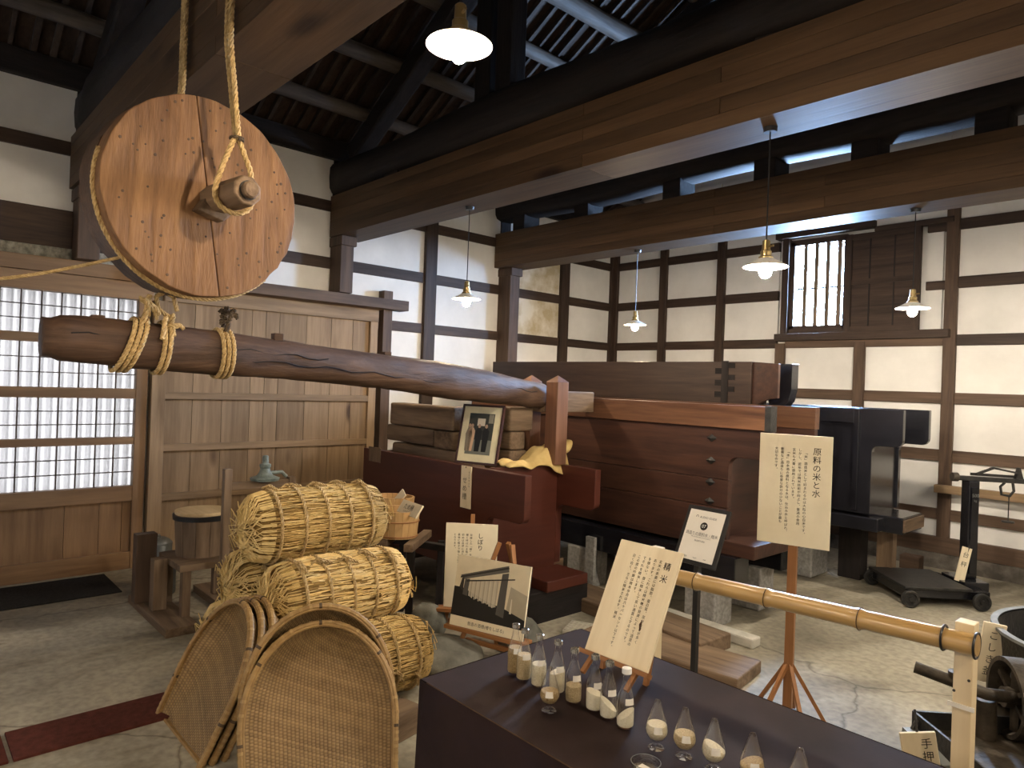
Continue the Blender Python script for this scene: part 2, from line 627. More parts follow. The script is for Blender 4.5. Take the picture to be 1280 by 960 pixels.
for x in (W0, W1 - .012):
    B(x, x + .012, YB + .04, YB + .205, WZ0, WZ1).build('reveal', M['soot_z'], win)
B(W0, W1, YB + .04, YB + .205, WZ0, WZ0 + .012).build('reveal', M['soot_x'], win)
B(W0, W1, YB + .04, YB + .205, WZ1 - .012, WZ1).build('reveal', M['soot_x'], win)
sh = B(-2.86, -2.19, YB - .05, YB - .02, 2.14, 3.10).build('shutter', M['timber_x'], win)
for z in (2.14, 2.60, 3.04):
    B(-2.86, -2.19, YB - .062, YB - .05, z, z + .05).build('shutter_rail', M['timber_x'], sh)
for x in (-2.86, -2.25):
    B(x, x + .06, YB - .064, YB - .05, 2.14, 3.10).build('shutter_stile', M['timber_z'], sh)
for x in (-2.64, -2.42):
    B(x, x + .012, YB - .056, YB - .05, 2.19, 3.04).build('board_joint', M['soot_z'], sh)

# the walls behind the camera
wr = struct(B(5.9, 6.05, -2.8, 7.3, 0, 3.74).build('wall_right', M['plaster']))
s = MB()
s.prism([(-6.05, 0), (6.05, 0), (6.05, 3.74), (0, 7.0), (-6.05, 3.74)], 'y', -2.8, -2.65)
wf = struct(s.build('wall_front', M['plaster']))

# roof
SL = .55


def rz(x):
    return 3.65 + SL * (min(x, -x) + 5.85)


s = MB()
s.prism([(-6.3, rz(-6.3) + .05), (0, rz(0) + .05), (6.3, rz(6.3) + .05), (6.3, rz(6.3) + .15), (0, rz(0) + .17), (-6.3, rz(-6.3) + .15)], 'y', -2.9, 7.4)
ceil = struct(s.build('ceiling', M['roofboard']))
random.seed(5)
y = .2
while y < 7.0:
    s = MB()
    w = .022 + random.random() * .014
    dx = random.uniform(-.012, .012)
    s.prism([(-5.9, rz(-5.9)), (-.1, rz(-.1)), (-.1, rz(-.1) + .055), (-5.9, rz(-5.9) + .055)], 'y', y - w / 2 + dx, y + w / 2 + dx)
    s.build('rafter', M['rafter'], ceil)
    y += .128
for k, x in enumerate((-5.43, -4.93, -4.38, -3.93, -3.42, -2.85, -2.2, -1.4, -.6)):
    s = MB()
    pts, rr = [], []
    for i in range(15):
        yy = -.2 + i * .52
        pts.append((x + random.uniform(-.02, .02), yy, rz(x) - .06 + random.uniform(-.015, .015)))
        rr.append(.06 + random.uniform(-.006, .006) + (.02 if k in (3, 4) else 0))
    s.tube(pts, rr, 10)
    s.build('purlin', M['purlin'], ceil, smooth=True)
for yy in (1.12, 3.15, 5.15):
    MB().bar((-5.7, yy, rz(-5.7) - .20), (-.2, yy, rz(-.2) - .20), .15, .17).build('principal_rafter', M['soot_x'], ceil, bevel=.02)
for x0, x1, yy in ((-3.80, -3.64, 3.08), (-3.58, -3.43, 3.08), (-1.2, -1.05, 5.1)):
    B(x0, x1, yy - .07, yy + .07, 3.42, rz(x1) - .02).build('roof_strut', M['soot_z'], ceil, bevel=.008)

# laminated beams with old soot-black tie beams on top of them
random.seed(21)
bl = ['laminated brown beam carrying the ropes of the hanging wooden wheel',
      'laminated brown beam with knots in front of the two roof struts',
      'laminated brown beam running just before the lattice window wall']
bands = [(2.79, 2.865), (2.865, 2.945), (2.945, 3.02), (3.02, 3.095), (3.095, 3.165)]
for (y0, y1), lab, j in zip([(.96, 1.28), (3.0, 3.3), (5.0, 5.3)], bl, (-2.9, -2.75, -3.1)):
    t = thing('laminated_beam', lab, 'beam', (0, (y0 + y1) / 2, 2.79))
    for k, (z0, z1) in enumerate(bands):
        jj = j + (.9 if k % 2 else 0)
        for a, b_ in ((-5.84, jj), (jj + .002, 5.85)):
            B(a, b_, y0, y1, z0, z1 - .0012).build('lamination', M['glulam_x'], t, bevel=.002)
ol = ['old soot-black tie beam lying above the rope-hung laminated beam',
      'old soot-black tie beam carrying the pair of roof struts',
      'old soot-black tie beam propped on short blocks before the window wall']
for yc, lab, zb in ((1.12, ol[0], 3.18), (3.14, ol[1], 3.18), (5.14, ol[2], 3.30)):
    t = thing('old_tie_beam', lab, 'beam', (0, yc, zb))
    s = MB()
    n = 26

    def fn(u, v, yc=yc, zb=zb):
        x = -5.83 + u * 9.5
        a = v * 2 * PI
        ca, sa = math.cos(a), math.sin(a)
        q = .17 * (abs(ca) ** .6) * (1 if ca > 0 else -1)
        p = .15 * (abs(sa) ** .6) * (1 if sa > 0 else -1)
        wob = .012 * math.sin(x * 3.1 + yc) + .010 * math.sin(x * 7.3 + 2 * a)
        return (x, yc + q * 1.0 + wob, zb + .15 + p * (1 + .12 * math.sin(x * 2.2 + yc)) + wob * .4)
    s.grid(fn, 40, 14, cv=True)
    s.f.append(tuple(range(0, 40 * 14, 40)))
    s.build('beam_log', M['soot_x'], t, smooth='all')
    if zb > 3.2:
        for x in (-5.5, -4.6, -3.55, -2.69, -1.95, -1.2, -.4):
            B(x - .09, x + .09, 5.03, 5.26, 3.165, 3.34).build('spacer_block', M['soot_x'], t, bevel=.006)
    else:
        for x in (-4.9, -3.2, -1.6, .2):
            B(x - .1, x + .1, yc - .1, yc + .1, 3.165, 3.22).build('spacer_block', M['soot_x'], t, bevel=.006)

# ------------------------------------------------------------------ left wall fittings: paper door and board door
d1 = struct(B(-5.86, -5.79, 1.43, 1.51, 0, 2.04).build('door_1', M['doorwood_z'], bevel=.004))
B(-5.86, -5.79, -.55, -.47, 0, 2.04).build('stile', M['doorwood_z'], d1, bevel=.004)
for z0, z1 in ((0, .13), (.515, .63), (.945, 1.0), (1.29, 1.365), (1.68, 1.745)):
    B(-5.855, -5.795, -.47, 1.43, z0, z1).build('door_rail', M['doorwood_y'], d1, bevel=.004)
yy = [-.47, -.1, .28, .62, 1.0, 1.22, 1.37, 1.43]
for a, b_ in zip(yy, yy[1:]):
    B(-5.845, -5.825, a + .0015, b_ - .0015, .13, .515).build('panel_board', M['doorwood_z'], d1)
B(-5.87, -5.846, -.47, 1.43, .02, .61).build('gap_blocker', M['doorwood_y'], d1)  # unseen board added to stop daylight shining through the panel gaps
B(-5.91, -5.87, -.6, 1.47, 0, .6).build('opening_blocker', M['timber_y'], d1)  # unseen board added to close the wall opening against daylight
for z0, z1 in ((.63, .945), (1.0, 1.29), (1.365, 1.68), (1.745, 2.04)):
    for k in (1, 2):
        z = z0 + (z1 - z0) * k / 3
        B(-5.838, -5.824, -.47, 1.43, z - .0035, z + .0035).build('muntin', M['timber_y'], d1)
    for k in range(16):
        y = 1.30 - k * .12
        if y > -.46:
            B(-5.840, -5.822, y - .004, y + .004, z0, z1).build('muntin', M['timber_z'], d1)
s = MB()
n = 260


def corr(u, v):
    y = -.5 + u * 1.95
    return (-5.868 + .008 * math.sin(y / .0625 * 2 * PI), y, .6 + v * 1.44)


s.grid(corr, n, 2)
s.build('corrugated_sheet', M['paper'], d1, smooth='all')
for k in range(32):
    y = -.48 + k * .0625
    B(-5.895, -5.885, y - .013, y + .013, .55, 2.04).build('stripe_blocker', M['granite'], d1)  # added strips behind the sheet, blocking daylight to shade it into stripes
t1 = struct(B(-5.86, -5.775, -2.6, 1.53, 2.04, 2.17).build('trim_1', M['doorwood_y'], bevel=.004))
B(-5.86, -5.76, -2.6, 3.62, 2.172, 2.275).build('upper_track', M['doorwood_y'], t1, bevel=.004)
B(-5.86, -5.80, 1.0, 1.13, 2.275, 2.7).build('short_post', M['doorwood_z'], t1, bevel=.004)

d2 = struct(B(-5.83, -5.76, 1.53, 1.63, 0, 2.05).build('door_2', M['tan_z'], bevel=.003))
sy = [1.63, 1.84, 2.07, 2.30, 2.42, 2.54, 2.79, 3.03, 3.25, 3.42]
for a, b_ in zip(sy, sy[1:]):
    B(-5.82, -5.795, a + .002, b_ - .002, 0.04, 2.06).build('door_board', M['tan_z'], d2)
B(-5.815, -5.765, 3.42, 3.50, 0, 2.16).build('stile', M['tan_z'], d2, bevel=.003)
B(-5.815, -5.755, 1.6, 3.50, 2.05, 2.165).build('top_rail', M['tan_y'], d2, bevel=.003)
for z in (1.29, .885, .50, .04):
    B(-5.80, -5.765, 1.6, 3.42, z, z + .055).build('door_rail', M['tan_y'], d2, bevel=.003)
t2 = struct(B(-5.84, -5.74, 3.54, 3.64, 0, 2.36).build('trim_2', M['post_z'], bevel=.004))
B(-5.80, -5.64, 1.5, 3.76, 2.175, 2.27).build('track_bar', M['post_y'], t2, bevel=.003)

# ------------------------------------------------------------------ pendant lamps
def make_lamp(loc, ztop, label, group=None, bulb='bulb'):
    x, y, z = loc                                   # z = rim height of the shade
    t = thing('pendant_lamp', label, 'lamp', (x, y, z), group=group)
    MB().lathe([(.030, -.022), (.034, 0), (.034, .001)], 20, Matrix.Translation((x, y, ztop - .001))).build('ceiling_cup', M['black_metal'], t, smooth=True)
    MB().tube([(x, y, ztop - .01), (x, y, z + .11)], .0035, 6).build('cord', M['black_metal'], t, smooth=True)
    MB().lathe([(.012, .125), (.018, .12), (.020, .075), (.026, .07), (.026, .048), (.034, .042), (.034, .03)], 18, Matrix.Translation((x, y, z))).build('socket', M['brass'], t, smooth=True)
    MB().tube([(x + .018, y - .005, z + .09), (x + .045, y - .015, z + .09)], .005, 6).build('switch_key', M['brass'], t, smooth=True)
    prof = [(.030, .036), (.034, .034), (.060, .020), (.090, .004), (.103, -.004), (.105, -.007), (.102, -.006), (.088, .001), (.060, .016), (.034, .030), (.030, .032)]
    MB().lathe(prof, 36, Matrix.Translation((x, y, z)), cap=False).build('shade', M['shade'], t, smooth=True)
    MB().lathe([(.0, -.062), (.014, -.058), (.026, -.045), (.030, -.03), (.026, -.012), (.015, .006), (.013, .02)], 18, Matrix.Translation((x, y, z))).build('bulb', M[bulb], t, smooth=True)
    return t


make_lamp((-1.66, 3.15, 2.12), 2.79, 'pendant lamp with white disc shade under the knotty beam by the lattice window', None)
make_lamp((-3.98, 3.15, 2.12), 2.79, 'pendant lamp with white disc shade hanging before the bluish wall panels', None, 'bulb_dim')
make_lamp((-3.98, 5.15, 2.10), 2.79, 'pendant lamp with white disc shade near the corner of the plaster walls', None, 'bulb_dim')
make_lamp((-1.645, 5.15, 2.12), 2.79, 'pendant lamp with white disc shade in front of the dark window shutter', None)
make_lamp((-1.75, 1.32, 2.57), 3.9, 'pendant lamp with white disc shade hung high beside the wheel beam', None, 'bulb_dim')
for x, y in ((.7, 3.15), (.7, 5.15), (.7, 1.12), (.7, -.9), (-1.66, -.9)):
    make_lamp((x, y, 2.12), 2.79, 'pendant lamp with white disc shade of the row behind the table', 'pendant lamps behind the table', 'bulb' if y > 2 else 'bulb_dim')

# ================================================================== objects
from mathutils import noise as mnoise
M['wheel'] = wood('orange brown wheel plank', (.105, .050, .021), (.25, .135, .062), 'z', 11, 7, .65, .25, .12, .7)
M['wheel_rim'] = wood('dark wheel rim', (.045, .025, .014), (.12, .07, .04), 'y', 10, 6, .6, .3, .2, .4)
M['log'] = wood('dark lever log', (.030, .016, .010), (.105, .060, .038), 'y', 10, 14, .65, .25, .1, .8)
M['rope'] = blotch('straw rope', (.36, .24, .10), (.60, .44, .22), 60, .85, .2, bump=.3, bscale=200)
M['dark_rope'] = blotch('dark frayed rope', (.05, .035, .022), (.13, .095, .06), 60, .9, .2, bump=.3, bscale=200)
M['straw'] = wood('golden straw', (.42, .27, .085), (.70, .50, .20), 'y', 30, 8, .7, .3, .5, .3)
M['straw_light'] = blotch('bright straw', (.60, .43, .17), (.78, .60, .28), 30, .6, .35, bump=0)
M['straw_dark'] = blotch('dull straw', (.26, .16, .055), (.42, .28, .10), 30, .7, .25, bump=0)
M['silver'] = blotch('silver foil', (.6, .6, .58), (.75, .75, .73), 60, .25, .5, metal=.9, bump=0)
M['straw_body'] = wood('straw bale body', (.12, .07, .022), (.38, .25, .085), 'y', 60, 22, .8, .2, .1, .9)
M['red_lacquer'] = wood('red brown lacquered board', (.050, .013, .008), (.080, .022, .013), 'x', 6, 12, .42, .35, .1, .03)
M['red_lacquer_y'] = wood('red brown lacquered end board', (.050, .013, .008), (.080, .022, .013), 'y', 6, 12, .42, .35, .1, .03)
M['press_x'] = wood('worn reddish press board', (.018, .008, .006), (.066, .028, .017), 'x', 8, 12, .45, .35, .25, .2)
M['press_rail'] = wood('worn orange brown press rail', (.050, .020, .010), (.16, .075, .038), 'x', 8, 12, .45, .35, .2, .2)
M['press_y'] = wood('worn reddish press end', (.024, .010, .007), (.072, .030, .018), 'y', 8, 12, .42, .45, .25, .2)
M['press_rear'] = wood('dull brown press board', (.030, .017, .012), (.075, .044, .031), 'x', 8, 12, .5, .4, .15, .15)
M['black_lacquer'] = blotch('black lacquer', (.006, .006, .008), (.014, .014, .018), 5, .25, .5, bump=.02, coat=.3)
M['iron'] = blotch('dark cast iron', (.018, .018, .018), (.045, .042, .038), 20, .5, .5, metal=.4, bump=.25, bscale=80)
M['rust'] = blotch('greasy old iron', (.035, .028, .020), (.10, .08, .058), 18, .55, .45, metal=.4, bump=.3, bscale=60)
M['rock'] = blotch('grey green boulder', (.10, .10, .085), (.24, .235, .20), 6, .85, .25, bump=.5, bscale=25)
M['board'] = blotch('cream sign board', (.78, .70, .52), (.85, .78, .60), 5, .7, .2, bump=.03, bscale=40)
M['signwood'] = wood('pale sign wood', (.68, .58, .40), (.82, .73, .54), 'z', 8, 10, .65, .25, .1, .06)
M['ink'] = blotch('black ink', (.015, .013, .012), (.03, .026, .022), 9, .7, .2, bump=0)
M['white_paper'] = blotch('white paper', (.76, .72, .64), (.80, .77, .70), 5, .7, .2, bump=0)
M['frame_black'] = blotch('black frame', (.010, .010, .010), (.018, .018, .018), 5, .4, .5, bump=0)
M['cloth_brown'] = blotch('dark plum table cloth', (.018, .010, .009), (.031, .018, .0165), 3, .8, .10, bump=.06, bscale=300)
M['cloth_yellow'] = blotch('yellow cotton cloth', (.48, .34, .13), (.62, .46, .20), 9, .85, .2, bump=.15, bscale=200)
M['mat_dark'] = blotch('dark door mat', (.016, .015, .014), (.030, .028, .026), 60, .95, .1, bump=.5, bscale=300)
M['mat_red'] = blotch('dark red carpet strip', (.070, .022, .016), (.115, .036, .026), 30, .95, .1, bump=.4, bscale=300)
M['tin'] = blotch('dull zinc', (.16, .17, .165), (.27, .28, .27), 12, .5, .5, metal=.5, bump=.05)
M['green_iron'] = blotch('grey green enamelled iron', (.10, .13, .115), (.24, .27, .24), 25, .5, .4, bump=.3)
M['tub'] = wood('honey cedar stave', (.42, .25, .10), (.60, .39, .18), 'z', 9, 10, .55, .3, .25, .08)
M['bamboo'] = wood('varnished bamboo pole', (.36, .22, .075), (.56, .37, .15), 'x', 14, 20, .28, .5, .1, .05, coat=.3)
M['cream_post'] = wood('cream timber post', (.66, .53, .33), (.78, .66, .45), 'z', 8, 16, .5, .3, .05, .05)
M['rice_brown'] = blotch('brown rice', (.34, .22, .09), (.62, .46, .22), 420, .6, .3, bump=.8, bscale=420, lo=.4, hi=.6)
M['rice_tan'] = blotch('tan rice', (.50, .38, .20), (.74, .60, .36), 420, .6, .3, bump=.8, bscale=420, lo=.4, hi=.6)
M['rice_pale'] = blotch('pale rice', (.62, .54, .36), (.80, .73, .54), 420, .6, .3, bump=.6, bscale=420, lo=.4, hi=.6)
M['rice_white'] = blotch('white rice', (.74, .68, .50), (.86, .81, .65), 420, .6, .3, bump=.4, bscale=420, lo=.4, hi=.6)
M['tile'] = blotch('pale worn tile', (.40, .38, .32), (.54, .51, .44), 14, .8, .3, bump=.1)


def weave():
    m, nt, b, N, Lk = new_mat('woven bamboo')
    uv = N('ShaderNodeUVMap')
    sp = N('ShaderNodeSeparateXYZ')
    Lk(uv.outputs[0], sp.inputs[0])

    def mth(op, a, v=None, w=None):
        n = N('ShaderNodeMath', operation=op)
        for i, q in enumerate((a, v, w)):
            if q is None:
                continue
            if isinstance(q, (int, float)):
                n.inputs[i].default_value = q
            else:
                Lk(q, n.inputs[i])
        return n.outputs[0]
    xr = mth('MULTIPLY', sp.outputs[0], 38.0)
    zr = mth('MULTIPLY_ADD', mth('FLOOR', xr), .5, mth('MULTIPLY', sp.outputs[1], 50.0))
    row = mth('FLOOR', zr)
    hx = mth('ABSOLUTE', mth('SINE', mth('MULTIPLY', xr, PI)))
    hz = mth('ABSOLUTE', mth('SINE', mth('MULTIPLY', zr, PI)))
    h = mth('MULTIPLY', mth('POWER', hx, .7), mth('POWER', hz, .5))
    nz = N('ShaderNodeTexNoise', i_Scale=14.0, i_Detail=5.0)
    Lk(uv.outputs[0], nz.inputs['Vector'])
    wn = N('ShaderNodeTexWhiteNoise', noise_dimensions='1D')
    Lk(row, wn.inputs['W'])
    v = mth('MULTIPLY_ADD', wn.outputs[0], .25, mth('MULTIPLY_ADD', nz.outputs[0], .5, mth('MULTIPLY', h, .55)))
    rp = N('ShaderNodeValToRGB')
    e = rp.color_ramp.elements
    e[0].position, e[0].color = .12, (.07, .035, .010, 1)
    e[1].position, e[1].color = .95, (.36, .235, .10, 1)
    k = e.new(.5)
    k.color = (.20, .12, .045, 1)
    Lk(v, rp.inputs[0])
    Lk(rp.outputs[0], b.inputs['Base Color'])
    b.inputs['Roughness'].default_value = .5
    bp = N('ShaderNodeBump', i_Strength=.7, i_Distance=.004)
    Lk(h, bp.inputs['Height'])
    Lk(bp.outputs[0], b.inputs['Normal'])
    return m


M['weave'] = weave()
M['rim'] = blotch('bamboo rim strip', (.24, .14, .05), (.38, .24, .09), 20, .5, .4, bump=.1, bscale=90)
M['wrap'] = blotch('cane wrap', (.28, .17, .065), (.44, .29, .12), 30, .5, .4, bump=.1)
M['wrap_dark'] = blotch('dark cane wrap', (.05, .028, .012), (.10, .06, .025), 30, .5, .4, bump=.1)


# ------------------------------------------------------------------ text
def text_mesh(mb, body, x, z, size, line=1.08, y=-.0012, align='CENTER', sx=1.0):
    c = bpy.data.curves.new('tmp', 'FONT')
    c.body = body
    c.size = size
    c.space_line = line
    c.align_x = align
    c.resolution_u = 2
    o = bpy.data.objects.new('tmp', c)
    C.objects.link(o)
    me = bpy.data.meshes.new_from_object(o)
    mb.add([(x + v.co.x * sx, y, z + v.co.y) for v in me.vertices], [tuple(p.vertices) for p in me.polygons])
    bpy.data.objects.remove(o)
    bpy.data.curves.remove(c)
    bpy.data.meshes.remove(me)


def vtext(mb, s, x, ztop, size, line=1.08, y=-.0012):
    s = s.replace('「', '﹁').replace('」', '﹂').replace('、', '︑').replace('。', '︒').replace('(', '︵').replace(')', '︶')
    text_mesh(mb, '\n'.join(s), x, ztop - size * .85, size, line, y)


def rect(mb, x0, x1, z0, z1, y=-.001):
    return mb.add([(x0, y, z0), (x1, y, z0), (x1, y, z1), (x0, y, z1)], [(0, 1, 2, 3)])


def poly(mb, pts, y=-.001):
    return mb.add([(p[0], y, p[1]) for p in pts], [tuple(range(len(pts)))])


def flat(name, col):
    if name not in M:
        M[name] = blotch(name, col, [min(1, k * 1.15) for k in col], 12, .6, .3, bump=0)
    return M[name]


# ------------------------------------------------------------------ hanging wheel
WX, WY, WZ, WR = -2.82, .928, 2.188, .386
t = thing('hanging_pulley', 'big round wooden wheel with peg holes hung on ropes from beam', 'wheel', (WX, WY, WZ), (0, 0, R(8)))
tilt = R(9)


def disc_half(sign):
    pts = []
    for i in range(49):
        a = -PI / 2 + PI * i / 48
        r = WR * (1 + .004 * math.sin(a * 9) + .003 * math.sin(a * 23 + 1))
        if sign > 0 and .15 < i / 48 < .45:
            r *= 1 - .012 * abs(math.sin(i * 2.1))
        pts.append((sign * (r * math.cos(a) + .0015), r * math.sin(a)))
    if sign < 0:
        pts = pts[::-1]
    q = [(WY + y * math.cos(tilt) - z * math.sin(tilt), WZ + y * math.sin(tilt) + z * math.cos(tilt)) for y, z in pts]
    return MB().prism(q, 'x', WX - .085, WX)


for sgn in (-1, 1):
    disc_half(sgn).build('half_disc', M['wheel'], t, bevel=.004)
rr_ = [WR * (1 + .006 * math.sin(k * .9) + .004 * math.sin(k * 2.3)) for k in range(64)]
s = MB().prism([(WY + rr_[k] * math.cos(2 * PI * k / 64), WZ + rr_[k] * math.sin(2 * PI * k / 64)) for k in range(64)], 'x', WX - .205, WX - .092)
s.build('rear_disc', M['wheel_rim'], t, smooth=True)
MB().lathe([(WR * .95, 0), (WR * .95, .008)], 64, Matrix.Translation((WX - .093, WY, WZ)) @ Matrix.Rotation(R(90), 4, 'Y')).build('groove', M['soot_y'], t, smooth=True)
rp_ = [(WX - .045 - .02 * math.sin(k / 60 * PI), WY + (WR + .006) * math.cos(a), WZ + (WR + .006) * math.sin(a)) for k in range(61) for a in [R(165) + R(150) * k / 60]]
MB().rope(rp_, .009).build('rim_rope', M['rope'], t, smooth=True)
s = MB()
random.seed(3)
for k in range(80):
    a, r = random.random() * 2 * PI, WR * math.sqrt(random.random()) * .95
    if r < .07:
        continue
    y, z = WY + r * math.cos(a), WZ + r * math.sin(a)
    q = random.uniform(.0035, .0062)
    s.lathe([(q, 0), (q, .002), (0, .0025)], 7, Matrix.Translation((WX - .0005, y, z)) @ Matrix.Rotation(R(90), 4, 'Y'))
tag(s.build('peg_holes', M['wheel_rim'], t), kind='stuff')
AY, AZ = WY + .02, WZ - .005
MY = Matrix.Translation((WX, AY, AZ)) @ Matrix.Rotation(R(90), 4, 'Y')
ax = MB().lathe([(.058, -.5), (.058, -.1)], 8, MY).lathe([(.058, -.01), (.058, .255), (.052, .262)], 8, MY @ Matrix.Rotation(R(22.5), 4, 'Z'))
ax = ax.build('axle', M['old_x'], t, bevel=.003)
MB().lathe([(.032, .255), (.032, .285), (.026, .292), (.008, .292)], 20, MY).build('axle_pin', M['old_x'], ax, smooth=True)
MB().lathe([(.036, .262), (.036, .268), (.033, .268)], 20, MY).build('iron_collar', M['iron'], ax)
MB().prism([(AY - .085, AZ - .06), (AY + .02, AZ - .085), (AY + .085, AZ - .02), (AY - .01, AZ + .06)], 'x', WX - .002, WX + .05).build('wedge', M['old_x'], ax, bevel=.004)

# ropes carrying the wheel
AY += .022
rx = WX + .16
t = thing('hanging_rope', 'thick double straw rope looped round the front end of the axle', 'rope', (rx, AY, AZ), group='ropes carrying the wheel')
kz = AZ + .205
for dx, dy in ((-.012, 0), (.012, .006)):
    MB().rope([(rx + dx, 1.12, 3.177), (rx + dx, .985, 3.177), (rx + dx, .945 - .005 + dy, 3.165), (rx + dx, .945 - .02 + dy, 3.13), (rx + dx, .925 + dy, 2.75), (rx + dx * .6, AY - .0 + dy, kz)], .0105).build('strand', M['rope'], t, smooth=True)
loop = [(rx, AY + .012, kz), (rx + .004, AY + .055, AZ + .10), (rx, AY + .072, AZ + .01)]
for k in range(9):
    a = -PI * k / 8
    loop.append((rx - .004, AY + .072 * math.cos(a), AZ - .005 + .066 * math.sin(a)))
loop += [(rx, AY - .068, AZ + .03), (rx + .004, AY - .045, AZ + .11), (rx, AY - .01, kz)]
MB().rope(loop, .0105).build('axle_loop', M['rope'], t, smooth=True)
MB().rope([(rx + .022 * math.cos(a), AY + .024 * math.sin(a), kz + .004 * k / 6) for k in range(19) for a in [k * PI / 6]], .005).build('lashing', M['dark_rope'], t, smooth=True)
rx2 = -3.21
t = thing('hanging_rope', 'triple straw rope going down behind the hung wooden wheel', 'rope', (rx2, .93, 2.2), group='ropes carrying the wheel')
for dx in (-.022, 0, .022):
    MB().rope([(rx2 + dx, 1.12, 3.177), (rx2 + dx, .985, 3.177), (rx2 + dx, .945, 3.165), (rx2 + dx, .93, 3.13), (rx2 + dx, .93, 2.75), (rx2 + dx * .7, AY - .11 + abs(dx), AZ - .06)], .0095).build('strand', M['rope'], t, smooth=True)
t = thing('guide_rope', 'thin slack rope running from the wheel rim to the door side', 'rope', (-3.2, .3, 1.8))
pts = []
for k in range(14):
    u = k / 13
    a, b_ = Vector((WX - .06, WY - .29, WZ - .27)), Vector((-3.4, -.35, 1.86))
    p = a.lerp(b_, u)
    pts.append((p.x, p.y, p.z - .10 * math.sin(PI * u)))
MB().rope(pts, .0065).build('cord', M['rope'], t, smooth=True)

# ------------------------------------------------------------------ lever log
LA, LB = Vector((-2.97, .42, 1.612)), Vector((-3.475, 3.46, 1.425))
t = thing('press_lever', 'long dark tapering log lever roped below the hung wheel', 'log', tuple(LA))


def lever(u, v):
    p = LA.lerp(LB, u)
    a = v * 2 * PI
    r = .076 + .016 * math.sin(u * 2.2) + .006 * math.sin(u * 11)
    ca, sa = math.cos(a), math.sin(a)
    sq = 1 + .10 * (1 - abs(math.cos(2 * a)))
    nz = .004 * mnoise.noise(Vector((u * 26, ca * 2, sa * 2))) + .005 * mnoise.noise(Vector((u * 8, ca * 3 + 7, sa * 3)))
    r = r * (1.06 - .06 * abs(math.cos(2 * a))) + nz
    if u < .012:
        r *= .86
    sag = .03 * math.sin(PI * u)
    return (p.x + r * ca, p.y, p.z + sag + r * sa * 1.08)


s = MB()
s.grid(lever, 110, 28, cv=True)
s.f.append(tuple(range(0, 110 * 28, 110)))
s.f.append(tuple(range(109 + 110 * 27, 0, -110)))
s.build('log_body', M['log'], t, smooth='all')
d = (LB - LA).normalized()


def onlog(y, up_=0):
    u = (y - LA.y) / (LB.y - LA.y)
    p = LA.lerp(LB, u)
    return Vector((p.x, y, p.z + .03 * math.sin(PI * u) + up_))


for y, h in ((.60, .095), (1.36, .115), (2.02, .105)):
    p = onlog(y, h - .03)
    B(p.x - .022, p.x + .022, p.y - .022, p.y + .022, p.z, p.z + .035).build('tenon_stub', M['log'], t, bevel=.003)
B(-3.54, -3.40, 3.42, 3.94, 1.315, 1.465).build('squared_end', M['old_y'], t, bevel=.008)
for k, (ya, yb, za, sd) in enumerate(((.5, 1.6, .02, 0), (1.0, 2.4, -.02, 1), (2.2, 3.3, .015, 0))):
    pts = []
    for i in range(20):
        y = ya + (yb - ya) * i / 19
        p = onlog(y, za + .008 * math.sin(i * 1.7))
        u = (y - LA.y) / (LB.y - LA.y)
        r = (.076 + .016 * math.sin(u * 2.2)) * 1.03
        pts.append((p.x + r * math.cos(.3), p.y, p.z))
    MB().tube(pts, .003, 5).build('crack', M['soot_y'], t)

lash = [('straw rope lashing on the lever log nearest its square-cut end', .715, 1.82, .10, M['rope'], 3),
        ('straw rope lashing on the lever log with a loose loop knot', .845, 1.745, .03, M['rope'], 2),
        ('straw rope lashing on the lever log ending in dark frayed knot', 1.09, 1.81, .0, M['dark_rope'], 3)]
for lab, y, ztop, lean, knotm, turns in lash:
    c = onlog(y)
    t = thing('rope_lashing', lab, 'rope', (c.x, y, c.z), group='rope lashings on the lever log')
    for k in range(turns):
        ring = []
        yy_ = y + (k - 1) * .021
        for i in range(24):
            a = 2 * PI * i / 24
            ring.append((c.x + .100 * math.cos(a), yy_ + lean * .35 * math.sin(a), c.z + .104 * math.sin(a)))
        MB().rope(ring, .0095, closed=True).build('turn', M['rope'], t, smooth=True)
    x_ = c.x + .05
    top = y + lean * .35
    MB().rope([(x_, top, c.z + .09), (x_ + .012, top + .006, c.z + .13), (x_ - .004, top + lean * .2, ztop - .02)], .011).build('riser', knotm if knotm is M['rope'] else M['dark_rope'], t, smooth=True)
    if lean == .03:
        MB().rope([(x_, top, c.z + .12), (x_ + .01, top - .05, c.z + .15), (x_ + .01, top - .06, c.z + .20), (x_, top - .02, c.z + .225), (x_, top + .01, c.z + .20), (x_ + .01, top + .02, c.z + .15)], .009).build('loose_loop', M['rope'], t, smooth=True)
        MB().rope([(x_ + .045, top - .03, c.z + .12), (x_ + .055, top - .04, c.z + .07), (x_ + .055, top - .045, c.z + .03)], .009).build('loose_end', M['rope'], t, smooth=True)
        MB().tube([(x_, top + .005, c.z + .22), (WX - .05, WY - .03, WZ - WR + .01)], .003, 6).build('thin_cord', M['dark_rope'], t)
    s = MB()
    random.seed(int(y * 100))
    for k in range(3 if knotm is M['rope'] else 9):
        a = random.random() * 6
        p0 = Vector((x_ + .01, top + lean * .1, ztop - .045 - random.random() * .03))
        q = Vector((math.cos(a) * .02, math.sin(a) * .03, random.uniform(-.02, .03)))
        s.rope([p0 - q, p0 + Vector((.014, 0, .004)), p0 + q, p0 + q * 1.5 + Vector((0, 0, -.02))], .008)
    s.build('knot', knotm, t, smooth=True)

